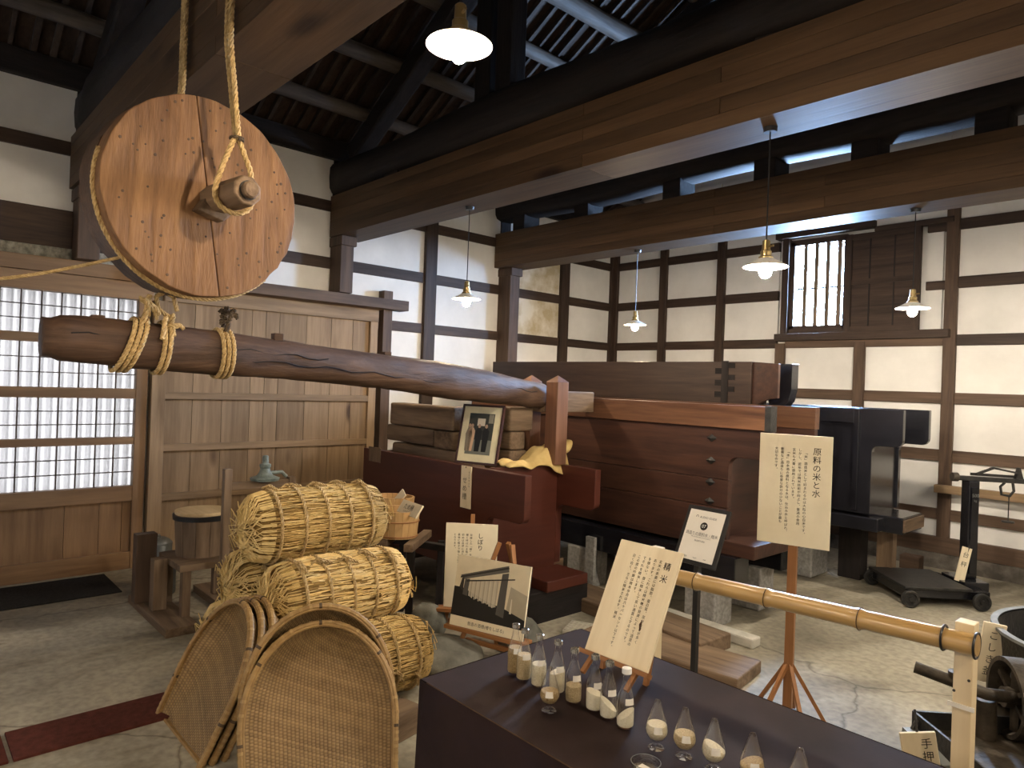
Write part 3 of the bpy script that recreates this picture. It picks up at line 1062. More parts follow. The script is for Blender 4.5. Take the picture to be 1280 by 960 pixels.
# ------------------------------------------------------------------ front press (red lacquer)
def side_poly(x0, xe, wx, z0, zw, z1, r=.06):
    p = [(x0, z0), (xe, z0), (xe, zw - r)]
    for k in range(1, 6):
        a = PI / 2 * k / 6
        p.append((xe + r - r * math.cos(a), zw - r + r * math.sin(a)))
    p += [(xe + r, zw)]
    for k in range(0, 7):
        a = -PI / 2 + PI / 2 * k / 6
        p.append((wx - .05 + .05 * math.cos(a), zw + .05 + .05 * math.sin(a)))
    p += [(wx, z1), (x0, z1)]
    return p


t = thing('press_tub', 'red brown lacquered press tub below the log lever', 'press tub', (-4.0, 3.2, 0))
xe, wx = -3.33, -2.985
MB().prism(side_poly(-4.86, xe, wx, .27, .66, .955), 'y', 2.86, 2.915).build('side_board', M['red_lacquer'], t, bevel=.004)
MB().prism(side_poly(-4.86, xe, wx, .27, .68, .955), 'y', 3.50, 3.555).build('side_board', M['red_lacquer'], t, bevel=.004)
B(xe - .055, xe, 2.917, 3.498, .25, .96).build('end_board', M['red_lacquer_y'], t, bevel=.003)
B(-4.84, -4.79, 2.917, 3.498, .25, .93).build('end_board', M['red_lacquer_y'], t, bevel=.003)
B(-4.79, xe - .055, 2.917, 3.498, .27, .31).build('floor_board', M['red_lacquer'], t)
B(-4.75, -3.39, 2.93, 3.49, .80, .86).build('press_lid', M['old_x'], t)
B(-4.77, -4.60, 2.852, 2.860, .86, .975).build('patch_plate', M['old_z'], t, bevel=.003)
for x in (-4.6, -3.55):
    B(x, x + .16, 2.80, 3.66, .125, .27).build('bearer_beam', M['old_y'], t, bevel=.006)
    B(x + .0, x + .15, 2.82, 3.02, 0, .125).build('foot_block', M['old_x'], t, bevel=.006)
    B(x + .0, x + .15, 3.42, 3.62, 0, .125).build('foot_block', M['old_x'], t, bevel=.006)
B(-3.30, -3.02, 3.12, 3.5, .20, .27).build('outlet_board', M['red_lacquer_y'], t, bevel=.006)
B(-3.30, -3.06, 3.0, 3.55, 0, .20).build('outlet_base', M['soot_y'], t, bevel=.006)

M['guide'] = wood('reddish cedar post', (.10, .045, .026), (.18, .086, .050), 'z', 9, 14, .5, .35, .1, .1)
for x, y, z0, lab in ((-3.322, 3.46, .962, 'reddish guide post with pyramid top standing in front of the log'),
                      (-3.645, 3.52, .862, 'reddish guide post with pyramid top half hidden behind the log')):
    t = thing('guide_post', lab, 'post', (x, y, z0), group='guide posts of the lever')
    w = .055
    B(x - w, x + w, y - w, y + w, z0, 1.53).build('shaft', M['guide'], t, bevel=.004)
    MB().add([(x - w, y - w, 1.53), (x + w, y - w, 1.53), (x + w, y + w, 1.53), (x - w, y + w, 1.53), (x, y, 1.575)], [(0, 1, 4), (1, 2, 4), (2, 3, 4), (3, 0, 4), (3, 2, 1, 0)]).build('pyramid_top', M['guide'], t)

# timber blocks stacked in the tub
blocks = [((-4.70, -3.88, 2.99, 3.13), (1.155, 1.325), 'x', 'long timber block on the top of the press stack with a knot hole'),
          ((-3.84, -3.70, 3.20, 3.42), (1.18, 1.34), 'y', 'square timber block with rounded edge at the top of the press stack'),
          ((-3.67, -3.49, 3.18, 3.40), (1.18, 1.345), 'y', 'grey end-grain timber block beside the rounded one on the stack'),
          ((-4.76, -4.12, 3.00, 3.14), (1.025, 1.15), 'x', 'dark timber block with rounded end in the stack middle'),
          ((-4.09, -3.86, 2.98, 3.14), (1.02, 1.15), 'y', 'short timber block with end grain in the stack middle'),
          ((-3.82, -3.50, 3.20, 3.34), (1.05, 1.175), 'x', 'brown timber block under the two square blocks'),
          ((-4.62, -3.80, 2.97, 3.13), (.90, 1.017), 'x', 'moss brown timber block lowest in the press stack'),
          ((-3.78, -3.50, 3.20, 3.36), (.90, 1.045), 'x', 'small tan timber block lowest beside the guide post')]
for (x0, x1, y0, y1), (z0, z1), a, lab in blocks:
    o = B(x0, x1, y0, y1, z0, z1).build('timber_block', M['old_' + a], None, bevel=.014, loc=((x0 + x1) / 2, (y0 + y1) / 2, z0))
    tag(o, lab, 'timber', 'timber blocks stacked in the press tub')
o = B(-4.70, -3.42, 2.96, 3.45, .862, .898).build('press_plank', M['old_x'], None, bevel=.006, loc=(-4.0, 3.2, .862))
tag(o, 'flat plank under the stacked timber blocks in the red tub', 'plank')

# framed photograph on the tub
def local_thing(name, label, cat, c, yawd, tiltd, group=None):
    return thing(name, label, cat, c, (-R(tiltd), 0, R(yawd)), group)


t = local_thing('framed_photograph', 'framed group photograph leaning on the timber blocks', 'picture frame', (-3.555, 2.935, .962), 19, 13)
w, h = .325, .405
fr_ = wood('dark red frame', (.03, .012, .010), (.06, .025, .02), 'x', 10, 10, .4, .4)
for a in ((-w / 2, w / 2, 0, .014), (-w / 2, w / 2, h - .014, h)):
    B(a[0], a[1], 0, .02, a[2], a[3]).build('frame_bar', fr_, t, local=True)
for a in ((-w / 2, -w / 2 + .014), (w / 2 - .014, w / 2)):
    B(a[0], a[1], 0, .02, .014, h - .014).build('frame_bar', fr_, t, local=True)
B(-w / 2 + .014, w / 2 - .014, .006, .012, .014, h - .014).build('mat_board', flat('cream mat board', (.68, .62, .42)), t, local=True)
pw, pz0, pz1 = .098, .065, .345
ph = rect(MB(), -pw, pw, pz0, pz1, .005).build('photo_print', flat('dark photo ground', (.035, .038, .034)), t, local=True)
rect(MB(), -pw, pw, pz0, pz0 + .10, .0046).build('photo_floor', flat('photo floor grey', (.16, .165, .14)), ph, local=True)
rect(MB(), -.03, .03, .26, .31, .0044).build('photo_banner', flat('photo pale', (.52, .47, .38)), ph, local=True)
rect(MB(), .055, .092, .28, .34, .0044).build('photo_lantern', flat('photo grey', (.22, .21, .17)), ph, local=True)
for fx, col, nm in ((-.065, (.50, .33, .22), 'photo tan coat'), (-.01, (.012, .012, .014), 'photo black suit'), (.045, (.012, .012, .014), 'photo black suit'), (-.085, (.22, .18, .13), 'photo brown coat')):
    sc_ = .9 if fx > -.08 else .8
    f = poly(MB(), [(fx - .018, .085), (fx + .018, .085), (fx + .024, .17), (fx + .026, .225 * sc_ + .02), (fx + .012, .245), (fx - .012, .245), (fx - .026, .225 * sc_ + .02), (fx - .022, .17)], .0040)
    f.build('photo_figure', flat(nm, col), ph, local=True)
    poly(MB(), [(fx + .011 * math.cos(k * PI / 5), .258 + .014 * math.sin(k * PI / 5)) for k in range(10)], .0038).build('photo_face', flat('photo skin', (.36, .24, .17)), ph, local=True)

# yellow cloth bag draped on the tub corner
def cloth(u, v):
    y = 3.00 + .60 * u
    wd = .10 + .10 * u
    x = -3.335 - wd + (wd + .05) * v
    rise = max(0, u - .45) / .55
    z = .972 + .015 * abs(math.sin(u * 9)) + .12 * math.sin(PI * min(1, rise * .8)) * math.sin(PI * min(1, .15 + v * .8))
    z += .016 * mnoise.noise(Vector((u * 7, v * 5, 2))) + .010 * math.sin(v * 8 + u * 11)
    if v > .72:
        z -= (v - .72) / .28 * (.02 + .12 * rise)
    return (x, y, max(z, .966 if x < -3.322 else .84))


s = MB()
s.grid(cloth, 36, 22)
o = s.build('cloth_bag', M['cloth_yellow'], None, smooth='all', loc=(-3.36, 3.3, .96))
sm = o.modifiers.new('thick', 'SOLIDIFY')
sm.thickness = .006
tag(o, 'yellow cotton cloth bag slumped over the red tub corner', 'cloth')
s = MB()
s.grid(lambda u, v: (-3.36 + .075 * math.cos(2 * PI * u) * (.7 + .35 * v), 3.45 + .13 * v + .02 * math.sin(4 * PI * u), 1.045 + .035 * v + .038 * math.sin(2 * PI * u) * (1 + .3 * v) + .008 * math.sin(6 * PI * u)), 24, 8, cu=True)
o2 = s.build('bag_mouth', M['cloth_yellow'], o, smooth='all')
o2.modifiers.new('thick', 'SOLIDIFY').thickness = .005

# hanging name tag
t = local_thing('name_tag', 'small upright wooden name tag hung on the red tub side', 'sign', (-3.535, 2.847, .68), 0, 0)
B(-.052, .052, 0, .010, 0, .275).build('tag_board', M['signwood'], t, local=True, bevel=.002)
s = MB()
vtext(s, 'せめ槽', -.008, .205, .046, 1.15)
vtext(s, 'もとのゆぶね', .036, .245, .015, 1.2)
tag(s.build('lettering', M['ink'], t, local=True), kind='stuff')
MB().tube([(0, -.003, .262), (0, .0, .275)], .003, 6).build('nail', M['iron'], t, local=True)

# ------------------------------------------------------------------ middle press
t = thing('press_tub', 'big worn reddish wooden press tub with diamond bolt plates', 'press tub', (-3.4, 4.3, 0))
xe, wx, y0, y1 = -2.31, -2.03, 4.0, 4.64
B(-4.9, wx, y0 - .02, y0 + .05, 1.272, 1.42).build('top_rail', M['press_rail'], t, bevel=.004)
B(-4.9, wx, y1 - .05, y1 + .02, 1.272, 1.42).build('top_rail', M['press_rail'], t, bevel=.004)
MB().prism(side_poly(-4.9, xe, wx, .94, 1.09, 1.270), 'y', y0, y0 + .05).build('side_board', M['press_x'], t, bevel=.003)
B(-4.9, xe, y0 + .002, y0 + .05, .76, .937).build('side_board', M['press_x'], t, bevel=.003)
B(-4.9, xe, y0 + .001, y0 + .05, .50, .757).build('side_board', M['press_x'], t, bevel=.003)
MB().prism(side_poly(-4.9, xe, wx, .50, 1.09, 1.270), 'y', y1 - .05, y1).build('side_board', M['press_x'], t, bevel=.003)
for x in (xe - .10, -4.86):
    B(x, x + .05, y0 + .052, y1 - .052, .48, 1.40).build('end_board', M['press_y'], t, bevel=.003)
B(-4.8, xe - .1, y0 + .052, y1 - .052, .50, .54).build('floor_board', M['press_x'], t)
B(wx - .035, wx + .003, y0 - .024, y0 + .054, 1.268, 1.424).build('iron_strap', M['iron'], t)
for k, z in enumerate((1.20, 1.055, .915, .79)):
    x = -2.435
    MB().add([(x - .038, y0 - .004, z), (x, y0 - .004, z - .026), (x + .038, y0 - .004, z), (x, y0 - .004, z + .026), (x, y0 - .024, z)], [(0, 1, 4), (1, 2, 4), (2, 3, 4), (3, 0, 4)]).build('bolt_plate', M['iron'], t)
B(-4.9, -2.2, y0 - .07, y0 + .10, .30, .475).build('base_beam', M['black_lacquer'], t, bevel=.006)
B(-4.9, -2.2, y1 - .10, y1 + .05, .30, .475).build('base_beam', M['black_lacquer'], t, bevel=.006)
B(-2.40, -2.10, y0 - .03, y1, .475, .56).build('outlet_board', M['press_x'], t, bevel=.005)
for x in (-4.7, -3.6, -2.55):
    B(x, x + .22, y0 - .08, y0 + .14, 0, .298).build('stone_foot', M['granite'], t, bevel=.01)
    B(x, x + .22, y1 - .14, y1 + .06, 0, .298).build('stone_foot', M['granite'], t, bevel=.01)
B(-3.38, -3.30, y0 - .12, y0 - .09, .0, .40).build('lean_board', M['granite'], t)

# ------------------------------------------------------------------ rear press
t = thing('press_tub', 'tall dull brown press tub with finger joints near the plaster wall', 'press tub', (-4.0, 5.0, 0))
y0, y1 = 4.78, 4.98
B(-5.55, -2.60, y0, y0 + .05, 1.12, 1.735).build('side_board', M['press_rear'], t, bevel=.004)
B(-5.55, -2.60, y0 + .001, y0 + .05, .50, 1.117).build('side_board', M['press_rear'], t, bevel=.004)
B(-5.55, -2.60, y1, y1 + .05, .50, 1.735).build('side_board', M['press_rear'], t, bevel=.004)
B(-5.54, -5.49, y0 + .052, y1 - .002, .5, 1.72).build('end_board', M['press_y'], t)
B(-2.74, -2.69, y0 + .052, y1 - .002, .5, 1.72).build('end_board', M['press_y'], t)
for k in range(3):
    z = 1.46 + k * .09
    for x in (-2.90, -2.79):
        B(x, x + .055, y0 - .006, y0 + .002, z + (.045 if x > -2.85 else 0), z + .045 + (.04 if x > -2.85 else 0)).build('finger_joint', M['soot_x'], t)
B(-2.845, -2.79, y0 - .008, y0 + .002, 1.42, 1.74).build('joint_post', M['soot_z'], t)
MB().prism([(-2.60, 1.36), (-2.55, 1.42), (-2.47, 1.46), (-2.40, 1.47), (-2.40, 1.72), (-2.60, 1.735)], 'y', y0 + .02, y0 + .05).build('wing_board', M['press_y'], t, bevel=.003)
MB().prism([(-2.52, 1.38), (-2.44, 1.38), (-2.38, 1.45), (-2.36, 1.54), (-2.36, 1.725), (-2.50, 1.725), (-2.54, 1.66), (-2.54, 1.45)], 'y', y1 - .05, y1 + .05).build('wing_board', M['black_lacquer'], t, bevel=.003)
for x in (-5.3, -4.0, -2.9):
    B(x, x + .2, y0, y1 + .04, 0, .49).build('stone_foot', M['granite'], t, bevel=.01)

# ------------------------------------------------------------------ black press
t = thing('press_tub', 'glossy black lacquered press tub beside the plaster wall', 'press tub', (-2.7, 5.8, 0))
xe, wx, y0, y1 = -2.0, -1.79, 5.50, 6.12
MB().prism(side_poly(-3.9, xe, wx, .62, 1.14, 1.415, .05), 'y', y0, y0 + .05).build('side_board', M['black_lacquer'], t, bevel=.004)
MB().prism(side_poly(-3.9, xe, wx, .62, 1.14, 1.415, .05), 'y', y1 - .05, y1).build('side_board', M['black_lacquer'], t, bevel=.004)
B(xe - .07, xe - .02, y0 + .052, y1 - .052, .6, 1.40).build('end_board', M['black_lacquer'], t, bevel=.003)
B(-3.88, -3.83, y0 + .052, y1 - .052, .6, 1.40).build('end_board', M['black_lacquer'], t, bevel=.003)
B(-3.9, -2.05, y0 + .052, y1 - .052, .62, .66).build('floor_board', M['black_lacquer'], t)
B(-2.13, -2.09, y0 - .02, y0, .64, 1.41).build('corner_batten', M['black_lacquer'], t, bevel=.004)
B(-3.9, -2.13, y0 - .015, y0, 1.30, 1.415).build('top_rail', M['black_lacquer'], t, bevel=.004)
B(-3.9, -1.93, y0 - .03, y1 + .03, .50, .60).build('base_beam', M['black_lacquer'], t, bevel=.006)
B(-2.1, -1.80, y0 + .1, y1 - .1, .49, .615).build('outlet_board', M['black_lacquer'], t, bevel=.008)
B(-1.80, -1.785, y0 + .1, y1 - .1, .51, .60).build('outlet_end', M['old_y'], t, bevel=.003)
B(-2.85, -2.50, 5.68, 6.0, 0, .30).build('stone_foot', M['granite'], t, bevel=.012)
B(-3.9, -3.6, 5.6, 6.0, 0, .49).build('stone_foot', M['granite'], t, bevel=.012)
B(-2.75, -2.60, 5.74, 5.94, .30, .49).build('timber_foot', M['old_z'], t, bevel=.006)
B(-2.40, -2.22, 5.95, 6.1, 0, .49).build('timber_foot', M['soot_z'], t, bevel=.006)
B(-2.12, -2.0, 6.0, 6.1, 0, .49).build('timber_foot', M['old_z'], t, bevel=.006)
o = B(-2.18, -2.02, 6.72, 6.84, 0, .12).build('wood_block', M['post_x'], None, bevel=.006, loc=(-2.1, 6.78, 0))
tag(o, 'small brown wood block lying before the wall base stones', 'wood block')

# sleepers, planks and tiles on the floor between presses and table
for (cx, cy, lx, ly, rzd, hz, mm, lab) in ((-2.75, 3.62, 1.3, .30, -4, .09, 'old_x', 'broad dark plank on the floor before the red tub outlet'),
                                           (-2.25, 3.30, .95, .34, 8, .07, 'old_x', 'short broad floor plank beside the black sign stand'),
                                           (-2.55, 3.98, 1.1, .10, 0, .06, 'tile', 'pale stone kerb strip below the worn reddish tub')):
    mt = M[mm]
    o = B(-lx / 2, lx / 2, -ly / 2, ly / 2, 0, hz).build('floor_plank' if mm != 'tile' else 'kerb_stone', mt, None, bevel=.01)
    o.location = (cx, cy - (.13 if mm == 'tile' else 0), 0)
    o.rotation_euler = (0, 0, R(rzd))
    tag(o, lab, 'plank' if mm != 'tile' else 'kerb')
for (cx, cy, lab) in ((-2.78, 3.22, 'pale ribbed tile slab lying before the broad dark plank'), (-1.93, 3.02, 'pale ribbed tile slab near the foot of the black stand')):
    t = thing('tile_slab', lab, 'tile', (cx, cy, 0), (0, 0, R(25)))
    B(-.12, .12, -.10, .10, 0, .03).build('slab', M['tile'], t, local=True, bevel=.004)
    for k in range(6):
        B(-.115, .115, -.09 + k * .032, -.075 + k * .032, .03, .035).build('rib', M['tile'], t, local=True)

# ------------------------------------------------------------------ signs
# raw material sign on a wooden post
t = local_thing('information_sign', 'tall cream sign on a wooden post before the black press', 'sign', (-1.445, 3.075, 0), 13.6, 0)
w, h, zb = .312, .503, .815
B(-w / 2, w / 2, 0, .008, zb, zb + h).build('sign_board', M['board'], t, local=True, bevel=.001)
s = MB()
vtext(s, '原料の米と水', .094, zb + h - .052, .036, 1.04)
cols = ['「米」酒造米として好まれるのは大粒の心白米です。', 'しかし、近年では精米技術が向上し、普通の食用', '玄米も大量に使用されています。',
        '「水」日本酒の原料となる水は、仕込み水と呼ばれ、', '軟質など酒造りに有害な鉄分の少ないことが最も', '大切なのです。']
for k, q in enumerate(cols):
    vtext(s, q, .047 - k * .0255, zb + h - .072 + (.012 if k in (1, 2, 4, 5) else 0), .0148, 1.07)
tag(s.build('lettering', M['ink'], t, local=True), kind='stuff')
B(-.019, .019, .009, .043, .02, zb + .30).build('post', M['easel_z'], t, local=True, bevel=.002)
for a in range(5):
    an = R(20 + a * 72)
    MB().bar((.012 * math.cos(an), .026 + .012 * math.sin(an), .27), (.17 * math.cos(an), .026 + .17 * math.sin(an), .008), .016, .016).build('foot', M['easel_z'], t, local=True)

# rice milling sign on the table
t = local_thing('information_sign', 'leaning pale wooden sign with a crack behind the rice bottles', 'sign', (-1.12, 1.414, .80), 1.2, 27.6)
w, h = .20, .311
B(-w / 2, w / 2, 0, .009, 0, h).build('sign_board', M['signwood'], t, local=True, bevel=.001)
s = MB()
vtext(s, '精米', .068, h - .034, .023, 1.45)
cols = ['玄米の表面には脂肪、蛋白質、灰分などが多く', 'あります。これらは精米機の発達によって酒質の', 'を損ない、故に精米して良い酒質とするのです。',
        'てそれを精米します。', 'この度の吟醸は精米歩合は六十パーセント以下です。', '白く白く、さらに精米されます。精米']
for k, q in enumerate(cols):
    vtext(s, q, .045 - k * .0172, h - .032, .0098, 1.09)
tag(s.build('lettering', M['ink'], t, local=True), kind='stuff')
poly(MB(), [(.038, .105), (.044, .118), (.048, .092), (.044, .088)], -.0008).build('crack', M['wheel_rim'], t, local=True)
B(-.11, .11, -.012, .012, -.012, -.001).build('ledge', M['easel_x'], t, local=True)
for x in (-.07, .07):
    MB().bar((x, .011, .18), (x, .075, -.085), .012, .012).build('rear_leg', M['easel_z'], t, local=True)
    MB().bar((x, .004, -.006), (x, -.018, -.058), .012, .010).build('front_leg', M['easel_z'], t, local=True)

# audio guide stand
t = local_thing('guide_stand', 'slim black stand with framed audio guide sheet numbered 07', 'sign', (-1.70, 2.67, 0), -1.8, 0)
hd = bpy.data.objects.new('frame_head', None)
C.objects.link(hd)
hd.parent = t
hd.location = (0, 0, .735)
hd.rotation_euler = (-R(26), 0, 0)
w, h = .219, .267
B(-w / 2, w / 2, .002, .014, 0, h).build('frame_board', M['frame_black'], hd, local=True, bevel=.002)
rect(MB(), -w / 2 + .018, w / 2 - .018, .018, h - .018, .001).build('sheet', M['white_paper'], hd, local=True)
s = MB()
text_mesh(s, 'AUDIO GUIDE', .010, h - .054, .0135, y=0)
s.tube([(-.047 + .005 * math.cos(R(a)), 0, h - .048 + .006 * math.sin(R(a))) for a in range(0, 181, 20)], .0008, 5)
for x in (-.052, -.042):
    rect(s, x - .0012, x + .0012, h - .052, h - .047, 0)
text_mesh(s, '酒造りの原料水・精米', 0, h - .134, .0165, y=0)
text_mesh(s, 'Raw material water and rice polishing', 0, h - .145, .0065, y=0)
text_mesh(s, '製造部門 精米', 0, h - .163, .0085, y=0)
rect(s, -.07, .07, h - .1365, h - .1358, 0)
for x, q in ((-.052, '日本語'), (0, 'English'), (.05, 'MAP')):
    text_mesh(s, q, x, .028, .007, y=0)
poly(s, [(.0185 * math.cos(k * PI / 12), h - .090 + .0185 * math.sin(k * PI / 12)) for k in range(24)], 0)
tag(s.build('lettering', M['ink'], hd, local=True), kind='stuff')
s = MB()
text_mesh(s, '07', 0, h - .0975, .022, y=-.0008)
tag(s.build('number', M['white_paper'], hd, local=True), kind='stuff')
B(-.012, .012, .028, .052, .01, .79).build('pole', M['frame_black'], t, local=True)
B(-.13, .13, -.09, .17, 0, .012).build('base_plate', M['frame_black'], t, local=True, bevel=.003)

# pressing sign and old photograph on easels
def easel(t, w, htop, zled, lean=.0, spread=.30):
    yt = .03 + lean * htop
    for sx in (-1, 1):
        MB().bar((sx * w * .10, yt, htop), (sx * w * .55, .012, .0), .022, .022).build('easel_leg', M['easel_z'], t, local=True)
    MB().bar((0, yt + .024, htop), (0, yt + spread, 0), .022, .022).build('easel_leg', M['easel_z'], t, local=True)
    B(-w * .62, w * .62, -.045, .03, zled - .022, zled - .002).build('easel_ledge', M['easel_x'], t, local=True, bevel=.002)
    B(-w * .42, w * .42, .025 + lean * zled * .5, .042 + lean * zled * .5, zled * .5, zled * .5 + .022).build('easel_bar', M['easel_x'], t, local=True)


t = local_thing('information_sign', 'cream pressing sign on an easel behind the old photograph', 'sign', (-3.085, 2.545, 0), 44, 0)
w, h, zb = .300, .485, .205
B(-w / 2, w / 2, -.012, -.004, zb, zb + h).build('sign_board', M['board'], t, local=True, bevel=.001)
s = MB()
vtext(s, 'しぼり', .052, zb + h - .052, .034, 1.0, y=-.0132)
for k, q in enumerate(['発酵した「醪」を酒袋に入れ、', '槽と呼ばれる箱に並べ重ねます', '初めは自然に流れ出る酒を集め', '最後に梃子で強くしぼります。', 'となります。']):
    vtext(s, q, -.002 - k * .0235, zb + h - .058, .0145, 1.12, y=-.0132)
tag(s.build('lettering', M['ink'], t, local=True), kind='stuff')
easel(t, .30, zb + h - .03, zb)
B(-.011, .011, .008, .026, zb + h - .2, zb + h + .05).build('easel_mast', M['easel_z'], t, local=True)

t = local_thing('mounted_photograph', 'old black and white press photograph panel standing on an easel', 'photo panel', (-2.71, 2.365, 0), 17.7, 0)
hd = bpy.data.objects.new('panel_head', None)
C.objects.link(hd)
hd.parent = t
hd.location = (0, -.03, .215)
hd.rotation_euler = (-R(11), 0, 0)
w, h = .444, .365
B(-w / 2, w / 2, 0, .012, 0, h).build('panel_board', M['board'], hd, local=True)
pic = [('photo white wall', (.62, .55, .40), [(-.222, .052), (.222, .052), (.222, .365), (-.222, .365)], -.0006),
       ('photo haze', (.36, .32, .24), [(.10, .06), (.222, .06), (.222, .22), (.12, .25)], -.0010),
       ('photo black floor', (.014, .013, .012), [(-.222, .052), (.222, .052), (.222, .10), (.10, .135), (-.02, .155), (-.17, .20), (-.222, .20)], -.0014),
       ('photo grey beam', (.10, .095, .085), [(-.19, .262), (.095, .352), (.10, .320), (-.17, .242)], -.0018),
       ('photo dark line', (.03, .028, .024), [(-.19, .256), (.095, .345), (.10, .337), (-.19, .246)], -.0022),
       ('photo dark line', (.03, .028, .024), [(-.19, .20), (-.178, .25), (-.165, .25), (-.165, .18)], -.0022),
       ('photo grey post', (.075, .072, .065), [(.05, .10), (.098, .09), (.10, .315), (.062, .305)], -.0022),
       ('photo grey post', (.075, .072, .065), [(-.165, .165), (-.135, .16), (-.13, .25), (-.16, .245)], -.0022),
       ('photo dark line', (.03, .028, .024), [(-.15, .240), (.14, .292), (.14, .286), (-.15, .232)], -.0024),
       ('photo steam', (.60, .55, .44), [(.128, .115), (.140, .115), (.137, .19), (.132, .19)], -.0024),
       ('photo black floor', (.014, .013, .012), [(.115, .055), (.145, .055), (.14, .118), (.12, .118)], -.0028)]
for nm, col, pts, y in pic:
    poly(MB(), pts, y).build('photo_shape', flat(nm, col), hd, local=True)
random.seed(9)
for k in range(20):
    x = -.128 + k * .0087
    zt = .238 + (x + .128) * .17
    zbm = .158 - (x + .128) * .20 + random.uniform(0, .012)
    poly(MB(), [(x, zbm), (x + .0075, zbm - .002), (x + .0078, zt), (x, zt - .001)], -.0026).build('photo_cloth_strip', flat('photo cloth strip %d' % (k % 3), [(.50, .46, .37), (.40, .36, .28), (.56, .51, .40)][k % 3]), hd, local=True)
s = MB()
text_mesh(s, '昔造の酒槽(槽をしぼる)', 0, .018, .021, y=-.001)
tag(s.build('lettering', M['ink'], hd, local=True), kind='stuff')
B(-.222, .222, .012, .02, .0, .365).build('backing', M['soot_x'], hd, local=True)
easel(t, .40, .64, .215, .2, .33)

# ------------------------------------------------------------------ bench with wooden tubs
t = thing('low_bench', 'dark low wooden bench under the two cedar tubs', 'bench', (-3.62, 2.42, 0))
for k, (dx, dy) in enumerate(((-.10, 0), (.10, .05))):
    MB().bar((-3.62 + dx - .13, 2.43 + dy + .16, .52), (-3.62 + dx + .15, 2.43 + dy - .18, .52), .055, .045).build('bench_rail', M['old_y'], t, bevel=.004)
MB().bar((-3.85, 2.42, .48), (-3.38, 2.60, .48), .05, .04).build('cross_bar', M['soot_x'], t, bevel=.004)
for x, y in ((-3.80, 2.56), (-3.50, 2.64), (-3.64, 2.30), (-3.42, 2.36)):
    MB().bar((x, y, .50), (x + .02, y - .02, 0), .04, .04).build('leg', M['soot_z'], t, bevel=.004)


def tub(c, r, h, lab, squash=.75, rzd=30):
    x, y, z = c
    t = thing('cedar_tub', lab, 'tub', c, (0, 0, R(rzd)))
    n = 22
    for k in range(n):
        a0, a1 = 2 * PI * (k + .02) / n, 2 * PI * (k + .98) / n
        vs = []
        for zz, rr in ((0, r * .90), (h, r)):
            for a in (a0, a1):
                vs += [(rr * math.cos(a), rr * squash * math.sin(a), zz), ((rr - .012) * math.cos(a), (rr * squash - .012) * math.sin(a), zz)]
        MB().add(vs, [(0, 2, 6, 4), (1, 5, 7, 3), (4, 6, 7, 5), (0, 1, 3, 2), (0, 4, 5, 1), (2, 3, 7, 6)]).build('stave', M['tub'], t, local=True)
    for zz in (h * .08, h * .62):
        rr = r * (.90 + .10 * zz / h) + .003
        MB().tube([(rr * math.cos(2 * PI * k / 36), rr * squash * math.sin(2 * PI * k / 36), zz) for k in range(36)], .004, 6, closed=True).build('hoop', M['easel_x'], t, local=True, smooth=True)
    MB().prism([((r * .9 - .01) * math.cos(2 * PI * k / 30), (r * .9 - .01) * squash * math.sin(2 * PI * k / 30)) for k in range(30)], 'z', .01, .025).build('tub_bottom', M['tub'], t, local=True)
    return t


tub((-3.62, 2.36, .543), .165, .165, 'cedar tub with copper hoop in front on the low bench')
tub((-3.88, 2.52, .598), .145, .14, 'cedar tub partly hidden behind the front tub')
o = B(-4.0, -3.78, 2.43, 2.62, .546, .598).build('support_block', M['old_x'], None, bevel=.006, loc=(-3.89, 2.52, .546))
tag(o, 'old timber block carrying the hidden cedar tub', 'block')
for x, y in ((-3.96, 2.47), (-3.82, 2.58)):
    B(x - .025, x + .025, y - .025, y + .025, 0, .546).build('leg', M['soot_z'], o)
t = local_thing('tub_sign', 'small slanted wooden name sign stuck in the front tub', 'sign', (-3.51, 2.37, .69), -7, 33)
B(-.125, .125, 0, .012, 0, .085).build('sign_board', M['signwood'], t, local=True, bevel=.001)
s = MB()
text_mesh(s, 'ため桶', -.01, .034, .040)
text_mesh(s, 'もろみをはこぶ', 0, .012, .014)
tag(s.build('lettering', M['ink'], t, local=True), kind='stuff')
t = local_thing('tub_sign', 'small tilted blank wooden sign stuck in the hidden tub', 'sign', (-3.83, 2.50, .705), -5, 30)
MB().box(-.04, .04, 0, .01, 0, .09, Matrix.Rotation(R(25), 4, 'Y')).build('sign_board', M['signwood'], t, local=True)

# ------------------------------------------------------------------ straw bales
BLN, BR_ = .66, .172


